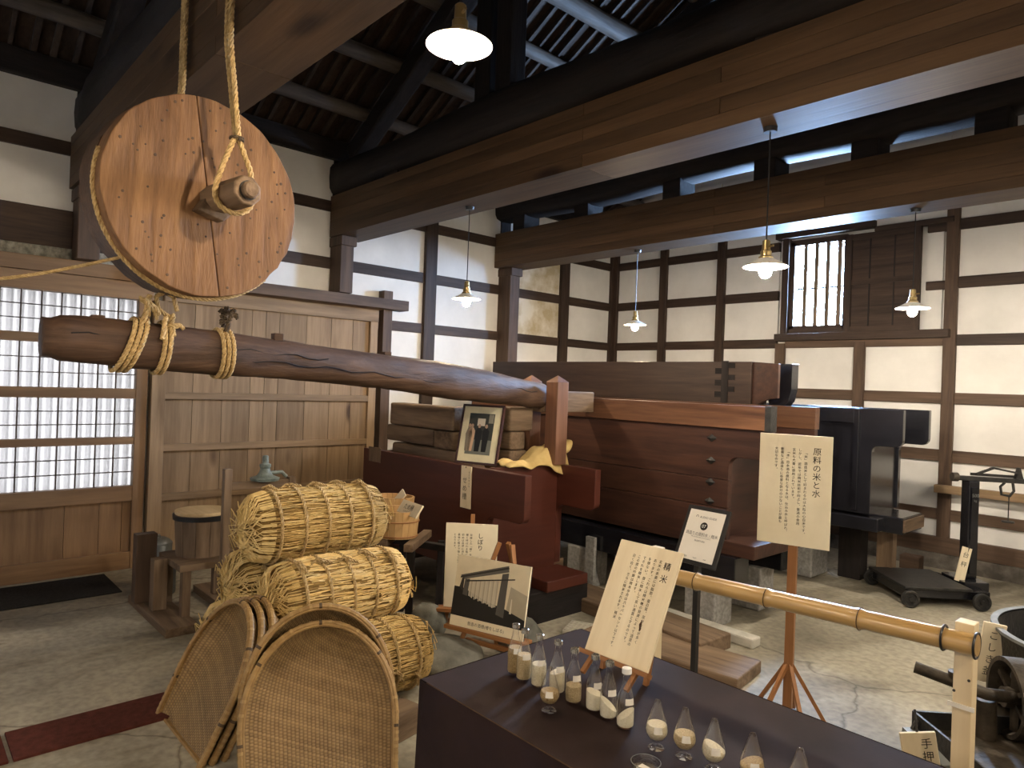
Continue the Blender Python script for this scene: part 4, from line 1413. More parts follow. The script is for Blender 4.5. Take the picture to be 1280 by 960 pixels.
def make_bale(label):
    t = thing('straw_bale', label, 'straw bale', (0, 0, 0), group='straw rice bales in a pyramid')
    bands_ = [-.235, -.1175, 0, .1175, .235]

    def prof_(v):
        q = abs(v * 2 - 1)
        return BR_ * (1 - q ** 7 * .32)

    def fn(u, v):
        y = (v - .5) * BLN
        a = u * 2 * PI
        r = prof_(v) - .007
        r -= .006 * sum(math.exp(-((y - b) / .02) ** 2) for b in bands_)
        r += .006 * mnoise.noise(Vector((math.cos(a) * 9, math.sin(a) * 9, y * 2))) + .003 * mnoise.noise(Vector((math.cos(a) * 26, math.sin(a) * 26, y * 3)))
        return (r * math.cos(a), y, r * math.sin(a))
    s = MB()
    s.grid(fn, 96, 40, cu=True)
    for j in (0, 39):
        cy = (-.5 if j == 0 else .5) * (BLN + .02)
        k0 = len(s.v)
        s.v.append((0, cy, 0))
        s.uv.append((0, 0))
        for i in range(96):
            q = (j * 96 + i, j * 96 + (i + 1) % 96, k0)
            s.f.append(q if j else q[::-1])
    s.build('bale_body', M['straw_body'], t, local=True, smooth='all')
    random.seed(4)
    ss = [MB(), MB(), MB()]
    for k in range(1500):                                    # straws lying along the bale
        s = ss[k % 3]
        a = random.random() * 2 * PI
        y0_ = random.uniform(-.32, .25)
        L = random.uniform(.08, .22)
        y1_ = min(y0_ + L, .325)
        da = random.uniform(-.10, .10)
        pts = []
        for i in range(4):
            y = y0_ + (y1_ - y0_) * i / 3
            aa = a + da * i / 3
            r = prof_(y / BLN + .5) + random.uniform(-.008, .005) - (.004 if k % 3 == 2 else 0)
            pts.append((r * math.cos(aa), y, r * math.sin(aa)))
        s.tube(pts, random.uniform(.0016, .0030), 3, cap=False)
    for s, mm in zip(ss, ('straw', 'straw_light', 'straw_dark')):
        tag(s.build('straw', M[mm], t, local=True), kind='stuff')
    for sg in (-1, 1):                                      # gathered straw over each end
        s = MB()
        for k in range(170):
            a = random.random() * 2 * PI
            a2 = a + random.uniform(-.8, .8)
            e = random.uniform(.0, .07)
            pts = [(BR_ * .985 * math.cos(a), sg * (BLN / 2 - .07), BR_ * .985 * math.sin(a)),
                   (BR_ * .90 * math.cos(a), sg * (BLN / 2 - .012), BR_ * .90 * math.sin(a)),
                   (BR_ * .66 * math.cos((a + a2) / 2), sg * (BLN / 2 + .012 + random.random() * .01), BR_ * .66 * math.sin((a + a2) / 2)),
                   (e * math.cos(a2), sg * (BLN / 2 + .028 + random.random() * .022), e * math.sin(a2))]
            s.tube(pts, random.uniform(.0016, .003), 3, cap=False)
        for k in range(26):
            a = random.random() * 2 * PI
            r0, r1 = random.uniform(.0, .05), random.uniform(.06, .13)
            s.tube([(r0 * math.cos(a), sg * (BLN / 2 + .03), r0 * math.sin(a)), (r1 * math.cos(a + .3), sg * (BLN / 2 + .05), r1 * math.sin(a + .3)), (r1 * 1.2 * math.cos(a + .8), sg * (BLN / 2 + .03), r1 * 1.2 * math.sin(a + .8))], .0022, 3, cap=False)
        tag(s.build('end_straw', M['straw' if sg > 0 else 'straw_light'], t, local=True), kind='stuff')
        MB().rope([(.145 * math.cos(q), sg * (BLN / 2 + .020), .145 * math.sin(q) * .25) for q in (PI, 2.2, 1.2, .4, 0)], .006, strands=2, n=4).build('end_cord', M['rope'], t, local=True, smooth=True)
    ring = MB().rope([((BR_ + .003) * math.cos(2 * PI * k / 40), 0, (BR_ + .003) * math.sin(2 * PI * k / 40)) for k in range(40)], .0085, pitch=.045, strands=2, n=5, closed=True).mesh('rope_band', M['rope'], smooth=True)
    kn = MB()
    for k in range(4):
        kn.rope([(random.uniform(-.02, .02), random.uniform(-.03, .03), BR_ + .006), (random.uniform(-.02, .02), random.uniform(-.02, .02), BR_ + .022), (random.uniform(-.04, .05), random.uniform(-.04, .04), BR_ + .004)], .006, strands=2, n=4)
    knm = kn.mesh('band_knot', M['rope'], smooth=True)
    for b in bands_:
        o = bpy.data.objects.new('rope_band', ring)
        C.objects.link(o)
        o.parent = t
        o.location = (0, b, 0)
        k = bpy.data.objects.new('band_knot', knm)
        C.objects.link(k)
        k.parent = o
        k.rotation_euler = (0, random.uniform(-.3, .5), random.uniform(-.6, .6))
    return t


bale = make_bale('straw rice bale lying on the very top of the pyramid')
rows = [((-3.20, 1.62, .782), 0, None),
        ((-3.02, 1.66, .478), .5, 'straw rice bale on the second tier facing the table'),
        ((-3.385, 1.62, .478), 1.2, 'straw rice bale on the second tier with its end toward the paper door'),
        ((-2.84, 1.68, .176), 1.9, 'straw rice bale on the floor beside the boulders and leaning trays'),
        ((-3.20, 1.64, .176), 2.4, 'straw rice bale on the floor in the hidden middle of the pyramid'),
        ((-3.56, 1.60, .176), 3.1, 'straw rice bale on the floor with frayed end near the paper door')]
for i, (c, ro, lab) in enumerate(rows):
    o = bale if i == 0 else copy_tree(bale)
    o.location = c
    o.rotation_euler = (0, ro, R(-2 + (i * 37 % 5)))
    if lab:
        o['label'] = lab

# ------------------------------------------------------------------ winnowing trays
def tray_half(tt):
    if tt < .38:
        return 1 - .05 * (1 - tt / .38)
    return math.sqrt(max(0, 1 - ((tt - .38) / .62) ** 2.1))


TW, TL, TD = .285, .57, .10


def make_tray(label):
    t = thing('winnowing_tray', label, 'basket', (0, 0, 0), group='woven bamboo winnowing trays')

    def fn(u, v):
        q = u * 2 - 1
        hw = TW * tray_half(v)
        prof2 = (1 - abs(q) ** 5) * (1 - max(0, (v - .5) / .5) ** 3.5)
        dep = TD * (.18 + .82 * min(1, v / .75) ** .8)
        return (q * hw, dep * prof2, v * TL)
    s = MB()
    s.grid(fn, 44, 44)
    # second skin so that the tray has thickness
    n0 = len(s.v)
    s.grid(lambda u, v: tuple(Vector(fn(1 - u, v)) + Vector((0, .006, 0))), 44, 44)
    s.build('woven_mat', M['weave'], t, local=True, smooth='all')
    # denser rim round the top
    rim_pts = []
    for i in range(19):
        rim_pts.append((-TW * tray_half(i / 48), -.004, i / 48 * TL))
    for i in range(1, 48):
        a = PI - PI * i / 48
        vv = .38 + .62 * max(0, math.sin(a)) ** (2 / 2.1)
        rim_pts.append((TW * math.cos(a), -.004, vv * TL))
    for i in range(18, -1, -1):
        rim_pts.append((TW * tray_half(i / 48), -.004, i / 48 * TL))
    rim = MB().tube(rim_pts, .0125, 8).build('rim', M['rim'], t, local=True, smooth=True)
    MB().tube([(p[0] * .965, p[1] - .006, p[2] * .985) for p in rim_pts], .006, 6).build('inner_rim', M['rim'], t, local=True, smooth=True)
    s, s2 = MB(), MB()
    for i in range(2, len(rim_pts) - 2, 2):
        p = Vector(rim_pts[i])
        T = (Vector(rim_pts[i + 1]) - Vector(rim_pts[i - 1])).normalized()
        q = s2 if i % 14 == 0 else s
        q.tube([p - T * .0055, p + T * .0055], .0140, 8)
    tag(s.build('cane_wraps', M['wrap'], rim, local=True), kind='stuff')
    tag(s2.build('dark_wraps', M['wrap_dark'], rim, local=True), kind='stuff')
    B(-TW * .94, TW * .94, .002, .022, -.004, .010).build('mouth_strip', M['rim'], t, local=True, bevel=.002)
    return t


tray = make_tray('woven winnowing tray in front, face toward the plum table')
trays = [((-2.315, 1.235, 0), 68, 25, None),
         ((-2.42, 1.275, .03), 68, 13, 'woven winnowing tray nested just behind the front tray'),
         ((-2.97, .935, 0), 0, 26, 'woven winnowing tray outermost of those facing the red strip'),
         ((-2.97, .98, 0), 0, 26, 'woven winnowing tray in the middle of those facing the red strip'),
         ((-2.97, 1.025, 0), 0, 26, 'woven winnowing tray innermost against the straw bale ends')]
for i, (c, yw, tl, lab) in enumerate(trays):
    o = tray if i == 0 else copy_tree(tray)
    o.location = c
    o.rotation_euler = (-R(tl), 0, R(yw))
    if lab:
        o['label'] = lab
o = B(-.06, .06, -.11, .11, 0, .115).build('wood_block', M['old_y'], None, bevel=.006)
o.location = (-2.45, 1.63, 0)
o.rotation_euler = (0, 0, R(12))
tag(o, 'short squared timber offcut beside the front winnowing tray', 'wood block')

# ------------------------------------------------------------------ boulders
def rock(c, sx, sy, sz, seed, lab):
    s = MB()

    def fn(u, v):
        a, b = u * 2 * PI, (v - .5) * PI * .998
        d = Vector((math.cos(b) * math.cos(a), math.cos(b) * math.sin(a), math.sin(b)))
        k = 1 + .22 * mnoise.noise(d * 1.3 + Vector((seed, 0, 0))) + .06 * mnoise.noise(d * 4 + Vector((0, seed, 0)))
        return (d.x * sx * k, d.y * sy * k, max(d.z * sz * k + sz * .8, 0))
    s.grid(fn, 30, 18, cu=True)
    o = s.build('boulder', M['rock'], None, smooth='all')
    o.location = c
    tag(o, lab, 'rock', 'boulders between bales and presses')


rock((-2.90, 2.22, 0), .22, .19, .085, 1, 'flat broad boulder beside the plum covered table')
rock((-3.26, 2.38, 0), .11, .10, .12, 5, 'round grey boulder under the old photograph panel')
rock((-3.22, 2.14, 0), .11, .09, .11, 9, 'round grey boulder beside the straw bale ends')
rock((-2.80, 2.72, 0), .11, .10, .10, 13, 'small dark boulder behind the photograph easel')
rock((-2.62, 2.62, 0), .12, .10, .07, 17, 'low dark boulder beside the photograph easel')

# ------------------------------------------------------------------ old implements by the board door
t = thing('milling_stand', 'old dark wooden milling stand behind the straw bales', 'stand', (-4.5, 1.55, 0))
B(-4.72, -4.30, 1.33, 1.72, .32, .36).build('top_board', M['old_y'], t, bevel=.004)
for x, y in ((-4.70, 1.35), (-4.36, 1.35), (-4.70, 1.65), (-4.36, 1.65)):
    B(x, x + .05, y, y + .05, .05, .32).build('leg', M['old_z'], t, bevel=.003)
B(-4.80, -4.72, 1.20, 1.32, .05, .48).build('upright', M['post_z'], t, bevel=.004)
B(-4.60, -4.52, 1.25, 1.33, .05, .36).build('upright', M['old_z'], t, bevel=.004)
B(-4.95, -4.15, 1.22, 1.40, 0, .05).build('base_plank', M['old_x'], t, bevel=.004)
B(-4.95, -4.15, 1.62, 1.74, 0, .05).build('base_plank', M['old_x'], t, bevel=.004)
t = thing('stave_bucket', 'wooden stave bucket with dark lid on the milling stand', 'bucket', (-4.55, 1.53, .361))
n = 12
for k in range(n):
    a0, a1 = 2 * PI * (k + .015) / n, 2 * PI * (k + .985) / n
    vs = []
    for zz, rr in ((0, .150), (.255, .165)):
        for a in (a0, a1):
            vs += [(rr * math.cos(a), rr * math.sin(a), zz), ((rr - .015) * math.cos(a), (rr - .015) * math.sin(a), zz)]
    MB().add(vs, [(0, 2, 6, 4), (1, 5, 7, 3), (4, 6, 7, 5), (0, 1, 3, 2), (0, 4, 5, 1), (2, 3, 7, 6)]).build('stave', M['old_z'], t, local=True)
MB().lathe([(.168, .225), (.170, .225), (.172, .255), (.168, .255)], 32, cap=False).build('iron_hoop', M['black_metal'], t, local=True, smooth=True)
MB().lathe([(.148, .24), (.16, .262), (.16, .275), (.0, .275)], 32).build('lid', M['pale_x'], t, local=True, smooth=True)
MB().tube([(-.155, -.06, .18), (-.19, -.09, .14), (-.19, -.09, .09), (-.155, -.06, .05)], .012, 8).build('handle', M['old_z'], t, local=True, smooth=True)
t = thing('wooden_rack', 'upright light wooden rack with cross bar and grey iron head', 'rack', (-4.22, 1.76, 0))
B(-4.245, -4.20, 1.535, 1.58, 0, .93).build('upright', M['old_z'], t, bevel=.003)
B(-4.245, -4.20, 1.94, 1.985, 0, .86).build('upright', M['old_z'], t, bevel=.003)
B(-4.24, -4.205, 1.58, 1.98, .80, .845).build('cross_bar', M['old_y'], t, bevel=.003)
hm = Matrix.Translation((-4.222, 1.79, .847))
MB().lathe([(.085, 0), (.09, .015), (.05, .03), (.035, .05), (.028, .075), (.034, .085), (.034, .10), (.02, .105), (.018, .15), (.012, .155)], 20, hm).build('iron_head', M['green_iron'], t, smooth=True)
MB().tube([(-4.222, 1.82, .892), (-4.222, 1.90, .892), (-4.222, 1.93, .862)], .012, 8).build('spout', M['green_iron'], t, smooth=True)
for x, y, hgt, r, lab in ((-5.22, 1.47, .34, .085, 'tall dull zinc can against the board door'), (-5.03, 1.47, .22, .06, 'short dull zinc can before the tall one')):
    t = thing('zinc_can', lab, 'can', (x, y, 0))
    MB().lathe([(r * .95, 0), (r, .01), (r, hgt * .9), (r * .8, hgt * .96), (r * .5, hgt)], 24, Matrix.Translation((x, y, 0))).build('can_body', M['tin'], t, smooth=True)
    MB().lathe([(r * 1.02, hgt * .88), (r * 1.02, hgt * .9)], 24, Matrix.Translation((x, y, 0)), cap=False).build('rolled_rim', M['tin'], t, smooth=True)
    MB().tube([(x + r * .3 * math.cos(q), y, hgt + r * .25 * math.sin(q)) for q in [PI * k / 8 for k in range(9)]], .005, 6).build('handle', M['tin'], t, smooth=True)
o = B(-5.72, -5.20, -1.2, 1.245, 0, .008).build('door_mat', M['mat_dark'], None, bevel=.002, loc=(-5.45, 0, 0))
tag(o, 'dark rubber mat lying before the paper sliding door', 'mat')
for y0, y1, lab in ((.41, 1.02, 'dark red carpet strip ending under the winnowing trays'), (-1.4, .395, 'dark red carpet strip continuing away from the winnowing trays')):
    o = B(-3.435, -3.175, y0, y1, 0, .012).build('carpet_strip', M['mat_red'], None, bevel=.002, loc=(-3.3, (y0 + y1) / 2, 0))
    tag(o, lab, 'carpet', 'red carpet strips')

# ------------------------------------------------------------------ table with cloth
TX0, TX1, TY0, TY1, TZ = -1.43, .75, 1.03, 1.63, .75
t = thing('display_table', 'long table wearing a dark plum cloth down to the floor', 'table', (-.34, 1.33, 0))
B(TX0 + .01, TX1 - .01, TY0 + .01, TY1 - .01, .715, .742).build('table_top', M['tan_x'], t)
for x in (TX0 + .08, TX1 - .12):
    for y in (TY0 + .06, TY1 - .10):
        B(x, x + .035, y, y + .035, 0, .715).build('leg', M['black_metal'], t)
s = MB()


def top(u, v):
    x, y = TX0 + (TX1 - TX0) * u, TY0 + (TY1 - TY0) * v
    e = min(u * 14, (1 - u) * 14, v * 5, (1 - v) * 5, 1)
    z = TZ - .003 + e * (.006 * mnoise.noise(Vector((x * 5, y * 7, 0))) + .004 * mnoise.noise(Vector((x * 14 + y * 9, y * 6, 3))))
    return (x, y, min(z, TZ))


s.grid(top, 120, 40)
s.build('cloth_top', M['cloth_brown'], t, smooth='all')
s = MB()


def skirt(u, v):
    per = [(TX0, TY0), (TX1, TY0), (TX1, TY1), (TX0, TY1)]
    L = [TX1 - TX0, TY1 - TY0, TX1 - TX0, TY1 - TY0]
    d = u * sum(L)
    i = 0
    while i < 3 and d > L[i]:
        d -= L[i]
        i += 1
    k = d / L[i]
    a, b = per[i], per[(i + 1) % 4]
    x, y = a[0] + (b[0] - a[0]) * k, a[1] + (b[1] - a[1]) * k
    nx, ny = [(0, -1), (1, 0), (0, 1), (-1, 0)][i]
    w = (1 - v)
    drop = w * (TZ - .012)
    off = .004 + .02 * w + w * (.016 * math.sin(d * 13 + i) + .010 * math.sin(d * 29 + 2)) * min(1, 8 * min(k, 1 - k))
    return (x + nx * off, y + ny * off, TZ - .003 - drop)


s.grid(skirt, 240, 14, cu=True)
s.build('cloth_skirt', M['cloth_brown'], t, smooth='all')

# rice bottles
Z0 = TZ + .001


def lathe_fill(prof, tilt_, zt, n=20):
    """rice inside: lathe below a slanted surface"""
    s = MB()
    m = len(prof)
    vs, fs = [], []
    for r, z in prof:
        for k in range(n):
            a = 2 * PI * k / n
            zz = min(z, zt + tilt_ * r * math.cos(a) * 1.0)
            vs.append((r * math.cos(a), r * math.sin(a), zz))
    for i in range(m - 1):
        fs += [(i * n + k, i * n + (k + 1) % n, (i + 1) * n + (k + 1) % n, (i + 1) * n + k) for k in range(n)]
    fs.append(tuple(range(n - 1, -1, -1)))
    fs.append(tuple((m - 1) * n + k for k in range(n)))
    return s.add(vs, fs)


bots = [(-1.309, 1.240, 'rice_brown', .066, 0, 'unpolished brown rice filled to the shoulder'), (-1.266, 1.232, 'rice_tan', .062, 0, 'tan lightly polished rice beside the brown rice bottle'),
        (-1.216, 1.236, 'rice_pale', .054, 0, 'pale rice filled above half'), (-1.161, 1.245, 'rice_pale', .050, .3, 'pale rice standing behind the cone jar'),
        (-1.101, 1.239, 'rice_tan', .040, 0, 'pale rice filled a third, next to a gap'), (-1.044, 1.248, 'rice_white', .040, -.3, 'white rice sloping, first after the gap'),
        (-.999, 1.245, 'rice_white', .030, -.8, 'white rice heaped steeply to one side'), (-.947, 1.241, 'rice_white', .028, .7, 'little white rice and a pale cap')]
outer = [(.0, .001), (.0165, 0), (.019, .003), (.0195, .008), (.0195, .052), (.018, .066), (.0125, .084), (.0085, .098), (.0075, .115), (.0095, .117), (.0095, .125), (.0078, .127)]
bmesh_g = MB().lathe(outer, 24, cap=False).mesh('bottle_glass', M['glass'], smooth='all')
lipm = MB().lathe([(.0078, .1165), (.0102, .1165), (.0102, .1255), (.0078, .1275)], 20, cap=False).mesh('bottle_lip', M['silver'], smooth=True)
for i, (x, y, rm, zt, tl, lab) in enumerate(bots):
    t = thing('rice_bottle', 'small glass bottle with ' + lab, 'bottle', (x, y, Z0), (0, 0, R(40)), 'rice sample bottles in a row')
    for nm, me in (('bottle_glass', bmesh_g), ('bottle_lip', lipm)):
        o = bpy.data.objects.new(nm, me)
        C.objects.link(o)
        o.parent = t
    lathe_fill([(.0150, .0025), (.0182, .005), (.0186, .01), (.0186, .03), (.0186, .052), (.0172, .066)], tl, zt).build('rice', M[rm], t, local=True, smooth=True)
    lb = MB()
    lb.grid(lambda u, v: (.0205 * math.cos(R(-95 + 60 * u)) * (1 if v < .5 else .93), .0205 * math.sin(R(-95 + 60 * u)) * (1 if v < .5 else .93), .054 + .014 * v), 6, 2)
    lo = lb.build('paper_label', M['white_paper'], t, local=True)
    if i == 7:
        MB().lathe([(.0108, .118), (.0108, .129), (.0, .131)], 20).build('cap', M['enamel'], t, local=True, smooth=True)

# cone jars on glass feet
jars = [(-1.104, 1.160, 'rice_brown', .046, 0, 'coarse brown rice standing before the bottles'), (-.848, 1.220, 'rice_pale', .050, 0, 'pale rice nearest the bottle row'),
        (-.791, 1.236, 'rice_tan', .048, 0, 'tan grains and a square label'), (-.727, 1.241, 'rice_pale', .047, -.4, 'sloping pale rice'),
        (-.650, 1.250, 'rice_brown', .045, .3, 'brown grains heaped in the middle'), (-.565, 1.266, 'rice_tan', .045, 0, 'tan rice last in the row')]
jprof = [(.0, .0005), (.0175, .0), (.0185, .002), (.012, .006), (.006, .011), (.007, .015), (.016, .021), (.0225, .031), (.0235, .038), (.021, .052), (.014, .075), (.0075, .094), (.005, .100), (.0, .102)]
jm = MB().lathe(jprof, 28, cap=False).mesh('jar_glass', M['glass'], smooth='all')
for i, (x, y, rm, zt, tl, lab) in enumerate(jars):
    t = thing('cone_jar', 'cone shaped glass jar with ' + lab, 'jar', (x, y, Z0), (0, 0, R(40)), 'cone glass jars of grain')
    o = bpy.data.objects.new('jar_glass', jm)
    C.objects.link(o)
    o.parent = t
    lathe_fill([(.004, .0165), (.0150, .0215), (.0212, .031), (.0222, .038), (.0198, .052), (.0185, .056)], tl, zt, 24).build('grain', M[rm], t, local=True, smooth=True)
    lb = MB()
    lb.grid(lambda u, v: ((.0243 - .004 * v) * math.cos(R(-110 + 45 * u)), (.0243 - .004 * v) * math.sin(R(-110 + 45 * u)), .038 + .013 * v), 6, 2)
    lb.build('paper_label', M['white_paper'], t, local=True)
t = thing('glass_dish', 'round shallow glass dish with a paper slip on the plum cloth', 'dish', (-.807, 1.128, Z0))
MB().lathe([(.0, .0), (.026, .0), (.028, .003), (.029, .020), (.0275, .020), (.0265, .004), (.0, .003)], 32, Matrix.Translation((-.807, 1.128, Z0)), cap=False).build('dish_glass', M['glass'], t, smooth=True)
MB().lathe([(.0285, .0185), (.0297, .0195), (.0285, .0205)], 32, Matrix.Translation((-.807, 1.128, Z0)), cap=False).build('dish_rim', M['tin'], t, smooth=True)
B(-.822, -.795, 1.118, 1.137, Z0 + .004, Z0 + .006).build('paper_slip', M['white_paper'], t)

# ------------------------------------------------------------------ bamboo barrier
t = thing('bamboo_rail', 'long varnished bamboo rail tied to the cream post', 'rail', (-.85, 1.72, .97))
s = MB()
pts, rr = [], []
x = -1.30
nodes_ = [-1.265, -1.075, -.865, -.635]
xx = [-1.30 + i * .01 for i in range(91)]
for x in xx:
    pts.append((x, 1.715, .955 + (x + 1.3) * .036))
    r = .0225
    for q in nodes_:
        r += .0035 * math.exp(-((x - q) / .006) ** 2) - .0015 * math.exp(-((x - q - .012) / .006) ** 2)
    rr.append(r)
s.tube(pts, rr, 20)
s.build('bamboo_pole', M['bamboo'], t, smooth=True)
for q in nodes_:
    z = .955 + (q + 1.3) * .036
    MB().tube([(q, 1.715 + .0262 * math.cos(2 * PI * k / 24), z + .0262 * math.sin(2 * PI * k / 24)) for k in range(24)], .0012, 5, closed=True).build('node_ring', M['wrap_dark'], t)
for x, lab in ((-.432, 'cream timber post at the end of the bamboo rail'), (-1.25, 'cream timber post hidden behind the leaning wooden sign')):
    t = thing('barrier_post', lab, 'post', (x, 1.76, 0), group='posts of the bamboo rail')
    B(x - .018, x + .018, 1.742, 1.782, .02, 1.02).build('shaft', M['cream_post'], t, bevel=.002)
    B(x - .09, x + .09, 1.69, 1.84, 0, .02).build('foot_plate', M['cream_post'], t, bevel=.003)
    z = .955 + (x + 1.3) * .036
    for dx in (-.030, .030):
        MB().tube([(x + dx, 1.715 + .0265 * math.cos(2 * PI * k / 24), z + .0265 * math.sin(2 * PI * k / 24)) for k in range(24)], .0026, 6, closed=True).build('black_tie', M['black_metal'], t, smooth=True)
    if x > -1:
        B(x - .026, x + .024, 1.739, 1.742, .835, .845).build('tape_scrap', M['white_paper'], t)
        for zz in (.90, .87):
            MB().lathe([(.003, 0), (.003, .002), (0, .003)], 8, Matrix.Translation((x + (.012 if zz > .88 else -.015), 1.742, zz)) @ Matrix.Rotation(R(90), 4, 'X')).build('screw', M['iron'], t)

# ------------------------------------------------------------------ platform scale
t = thing('platform_scale', 'black iron platform scale with tall beam column and small wheels', 'scale', (-1.74, 5.50, 0), (0, 0, R(45)))
B(0, .48, 0, .56, .125, .145).build('platform', M['iron'], t, local=True, bevel=.004)
B(.02, .62, .03, .53, .06, .122).build('base_frame', M['black_lacquer'], t, local=True, bevel=.006)
B(.50, .68, .14, .44, .055, .16).build('column_foot', M['black_lacquer'], t, local=True, bevel=.006)
for x, y in ((.03, -.02), (.53, -.02), (.03, .56), (.53, .56)):
    wm = Matrix.Translation((x, y, .062)) @ Matrix.Rotation(R(90), 4, 'X')
    wh = MB().lathe([(.058, -.016), (.062, -.012), (.062, .012), (.058, .016), (.044, .016), (.040, .008), (.018, .008), (.016, .02), (.0, .02)], 28, wm).build('wheel', M['iron'], t, local=True, smooth=True)
    for k in range(5):
        a = 2 * PI * k / 5
        MB().lathe([(.009, .0085), (.009, .0095), (0, .0095)], 10, wm @ Matrix.Translation((.03 * math.cos(a), .03 * math.sin(a), 0))).build('wheel_hole', M['black_metal'], wh, local=True)
    MB().tube([(x, y - .01, .062), (x, .27, .062)], .009, 8).build('axle', M['iron'], t, local=True)
B(.57, .65, .24, .34, .16, .90).build('column', M['black_lacquer'], t, local=True, bevel=.008)
B(.585, .635, .225, .24, .2, .85).build('column_rib', M['black_lacquer'], t, local=True, bevel=.003)
MB().bar((.52, .22, .12), (.60, .235, .50), .012, .012).build('stay_rod', M['iron'], t, local=True)
bm = MB().bar((.50, .29, .915), (1.03, .29, .905), .05, .035).build('weigh_beam', M['iron'], t, local=True, bevel=.006)
MB().lathe([(.034, -.02), (.034, .02)], 20, Matrix.Translation((.49, .29, .92)) @ Matrix.Rotation(R(90), 4, 'Y')).build('counterweight', M['rust'], bm, local=True, smooth=True)
MB().bar((.62, .31, .945), (.98, .31, .935), .016, .02).build('graduated_bar', M['iron'], bm, local=True)
MB().bar((.64, .27, .95), (.76, .27, 1.0), .02, .016).build('pointer', M['iron'], bm, local=True)
MB().bar((.76, .27, 1.0), (.96, .27, .965), .014, .014).build('pointer_arm', M['iron'], bm, local=True)
MB().prism([(.93, .92), (.99, .92), (.965, 1.01), (.955, 1.01)], 'y', .275, .305).build('beam_stop', M['iron'], bm, local=True)
MB().tube([(.86, .29, .89), (.83, .29, .86), (.84, .29, .80), (.90, .29, .79), (.93, .29, .83), (.92, .29, .89)], .010, 8).build('hanger', M['iron'], bm, local=True, smooth=True)
MB().tube([(.895, .29, .79), (.895, .29, .60)], .004, 6).build('weight_rod', M['iron'], bm, local=True)
MB().lathe([(.0, .59), (.042, .59), (.042, .60), (.0, .605)], 24, Matrix.Translation((.895, .29, 0))).build('weight_pan', M['iron'], bm, local=True, smooth=True)
MB().lathe([(.0, 0), (.018, .006), (.02, .02), (.014, .03), (0, .034)], 16, Matrix.Translation((1.02, .29, .905)) @ Matrix.Rotation(R(90), 4, 'Y')).build('beam_knob', M['iron'], bm, local=True, smooth=True)
s = MB()
text_mesh(s, '500', .61, .78, .035, y=.2235)
text_mesh(s, 'kg', .61, .745, .025, y=.2235)
tag(s.build('lettering', M['tin'], t, local=True), kind='stuff')
t = thing('name_tag', 'pale wooden name tag leaning on the scale column', 'sign', (-1.53, 6.0, .148), (R(-6), R(14), R(40)))
B(-.035, .035, 0, .01, 0, .26).build('tag_board', M['signwood'], t, local=True, bevel=.002)
s = MB()
vtext(s, '台秤', 0, .225, .045, 1.6)
tag(s.build('lettering', M['ink'], t, local=True), kind='stuff')

# ------------------------------------------------------------------ iron hand machine and cauldron
mx_, my_ = -.52, 2.52
t = thing('hand_machine', 'greasy iron hand-cranked machine with spoked wheel and tray', 'machine', (mx_, my_, 0))
wm = Matrix.Translation((mx_ + .02, my_ + .06, .60)) @ Matrix.Rotation(R(28), 4, 'Z') @ Matrix.Rotation(R(90), 4, 'Y') @ Matrix.Rotation(R(-8), 4, 'X')
MB().lathe([(.105, -.03), (.118, -.03), (.118, .03), (.105, .03), (.10, .012), (.10, -.012), (.105, -.03)], 36, wm, cap=False).build('wheel_rim', M['rust'], t, smooth=True)
MB().lathe([(.0, -.035), (.03, -.035), (.03, .045), (.0, .045)], 18, wm).build('hub', M['rust'], t, smooth=True)
for k in range(6):
    a = 2 * PI * k / 6
    s = MB()
    s.bar(wm @ Vector((.025 * math.cos(a), .025 * math.sin(a), 0)), wm @ Vector((.104 * math.cos(a), .104 * math.sin(a), 0)), .022, .014)
    s.build('spoke', M['rust'], t)
MB().lathe([(.10, .0), (.10, .09), (.085, .10), (.0, .10)], 30, wm @ Matrix.Translation((0, 0, .035))).build('drum', M['rust'], t, smooth=True)
MB().tube([(mx_ - .21, my_ - .10, .66), (mx_ - .03, my_ - .05, .625), (mx_ + .02, my_ + .03, .61)], .018, 12).build('crank_shaft', M['rust'], t, smooth=True)
MB().lathe([(.013, -.008), (.026, -.008), (.026, .008), (.013, .008)], 16, Matrix.Translation((mx_ - .10, my_ - .07, .665))).build('shaft_eye', M['rust'], t, smooth=True)
MB().tube([(mx_ - .04, my_ - .02, .60), (mx_ - .03, my_ - .0, .30), (mx_ - .03, my_ + .0, .0)], .03, 10).build('stand_leg', M['rust'], t, smooth=True)
MB().tube([(mx_ + .14, my_ + .05, .60), (mx_ + .14, my_ + .04, .0)], .03, 10).build('stand_leg', M['rust'], t, smooth=True)
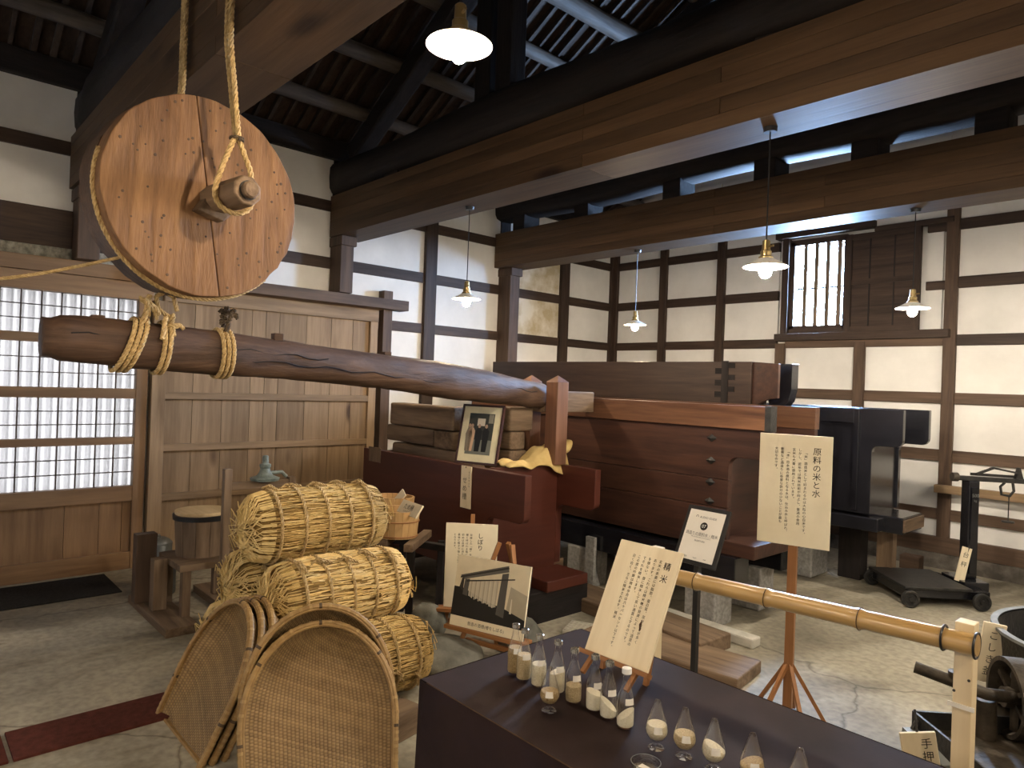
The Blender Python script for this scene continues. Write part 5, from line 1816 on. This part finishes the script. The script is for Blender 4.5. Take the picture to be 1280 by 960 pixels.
# sloping tray
tr = [(-.20, -.12), (-.19, -.20), (.28, -.16), (.30, .16), (.20, .20)]
s = MB()
z_ = .50
base = [(mx_ - .20, my_ - .13), (mx_ + .10, my_ - .40), (mx_ + .42, my_ - .10), (mx_ + .10, my_ + .16)]
s.prism(base, 'z', .47, .482)
s.build('tray_floor', M['rust'], t)
for (a, b) in zip(base, base[1:] + base[:1]):
    MB().bar((a[0], a[1], .505), (b[0], b[1], .505), .008, .06).build('tray_side', M['iron'], t)
MB().bar((mx_ - .20, my_ - .16, .47), (mx_ - .06, my_ - .27, .45), .05, .05).build('tray_lip', M['tin'], t)
MB().tube([(mx_ - .18, my_ - .15, .52), (mx_ - .20, my_ - .18, .46)], .008, 8).build('lip_pin', M['iron'], t)
MB().bar((mx_ + .1, my_ - .1, .46), (mx_ + .12, my_ - .1, .0), .05, .05).build('stand_leg', M['rust'], t)
t = thing('name_tag', 'tan wooden name tag hanging below the iron machine tray', 'sign', (-.60, 2.14, .40), (0, R(-10), R(35)))
B(-.045, .045, 0, .01, 0, .19).build('tag_board', M['signwood'], t, local=True, bevel=.002)
s = MB()
vtext(s, '手押精米機', .018, .175, .030, 1.15)
vtext(s, 'てお', -.02, .13, .016, 1.4)
tag(s.build('lettering', M['ink'], t, local=True), kind='stuff')
MB().tube([(0, .005, .19), (.01, .03, .24)], .003, 6).build('hook', M['iron'], t, local=True)
t = thing('name_tag', 'tan wooden name tag standing against the iron cauldron', 'sign', (-.62, 2.76, .56), (0, R(8), R(35)))
B(-.035, .035, 0, .01, 0, .20).build('tag_board', M['signwood'], t, local=True, bevel=.002)
s = MB()
vtext(s, 'こしき釜', 0, .175, .032, 1.25)
tag(s.build('lettering', M['ink'], t, local=True), kind='stuff')
kx, ky = -.26, 2.96
t = thing('iron_cauldron', 'wide black iron cauldron with a pale worn rim', 'cauldron', (kx, ky, 0))
km = Matrix.Translation((kx, ky, 0))
MB().lathe([(.0, .36), (.18, .38), (.30, .46), (.355, .58), (.37, .72), (.385, .74), (.365, .74), (.345, .58), (.29, .48), (.17, .40), (.0, .385)], 48, km, cap=False).build('bowl', M['iron'], t, smooth=True)
MB().lathe([(.365, .738), (.386, .738), (.386, .748), (.365, .748)], 48, km, cap=False).build('rim', M['tin'], t, smooth=True)
for k in range(3):
    a = R(50 + 120 * k)
    MB().bar((kx + .26 * math.cos(a), ky + .26 * math.sin(a), .46), (kx + .30 * math.cos(a), ky + .30 * math.sin(a), 0), .05, .05).build('leg', M['iron'], t)
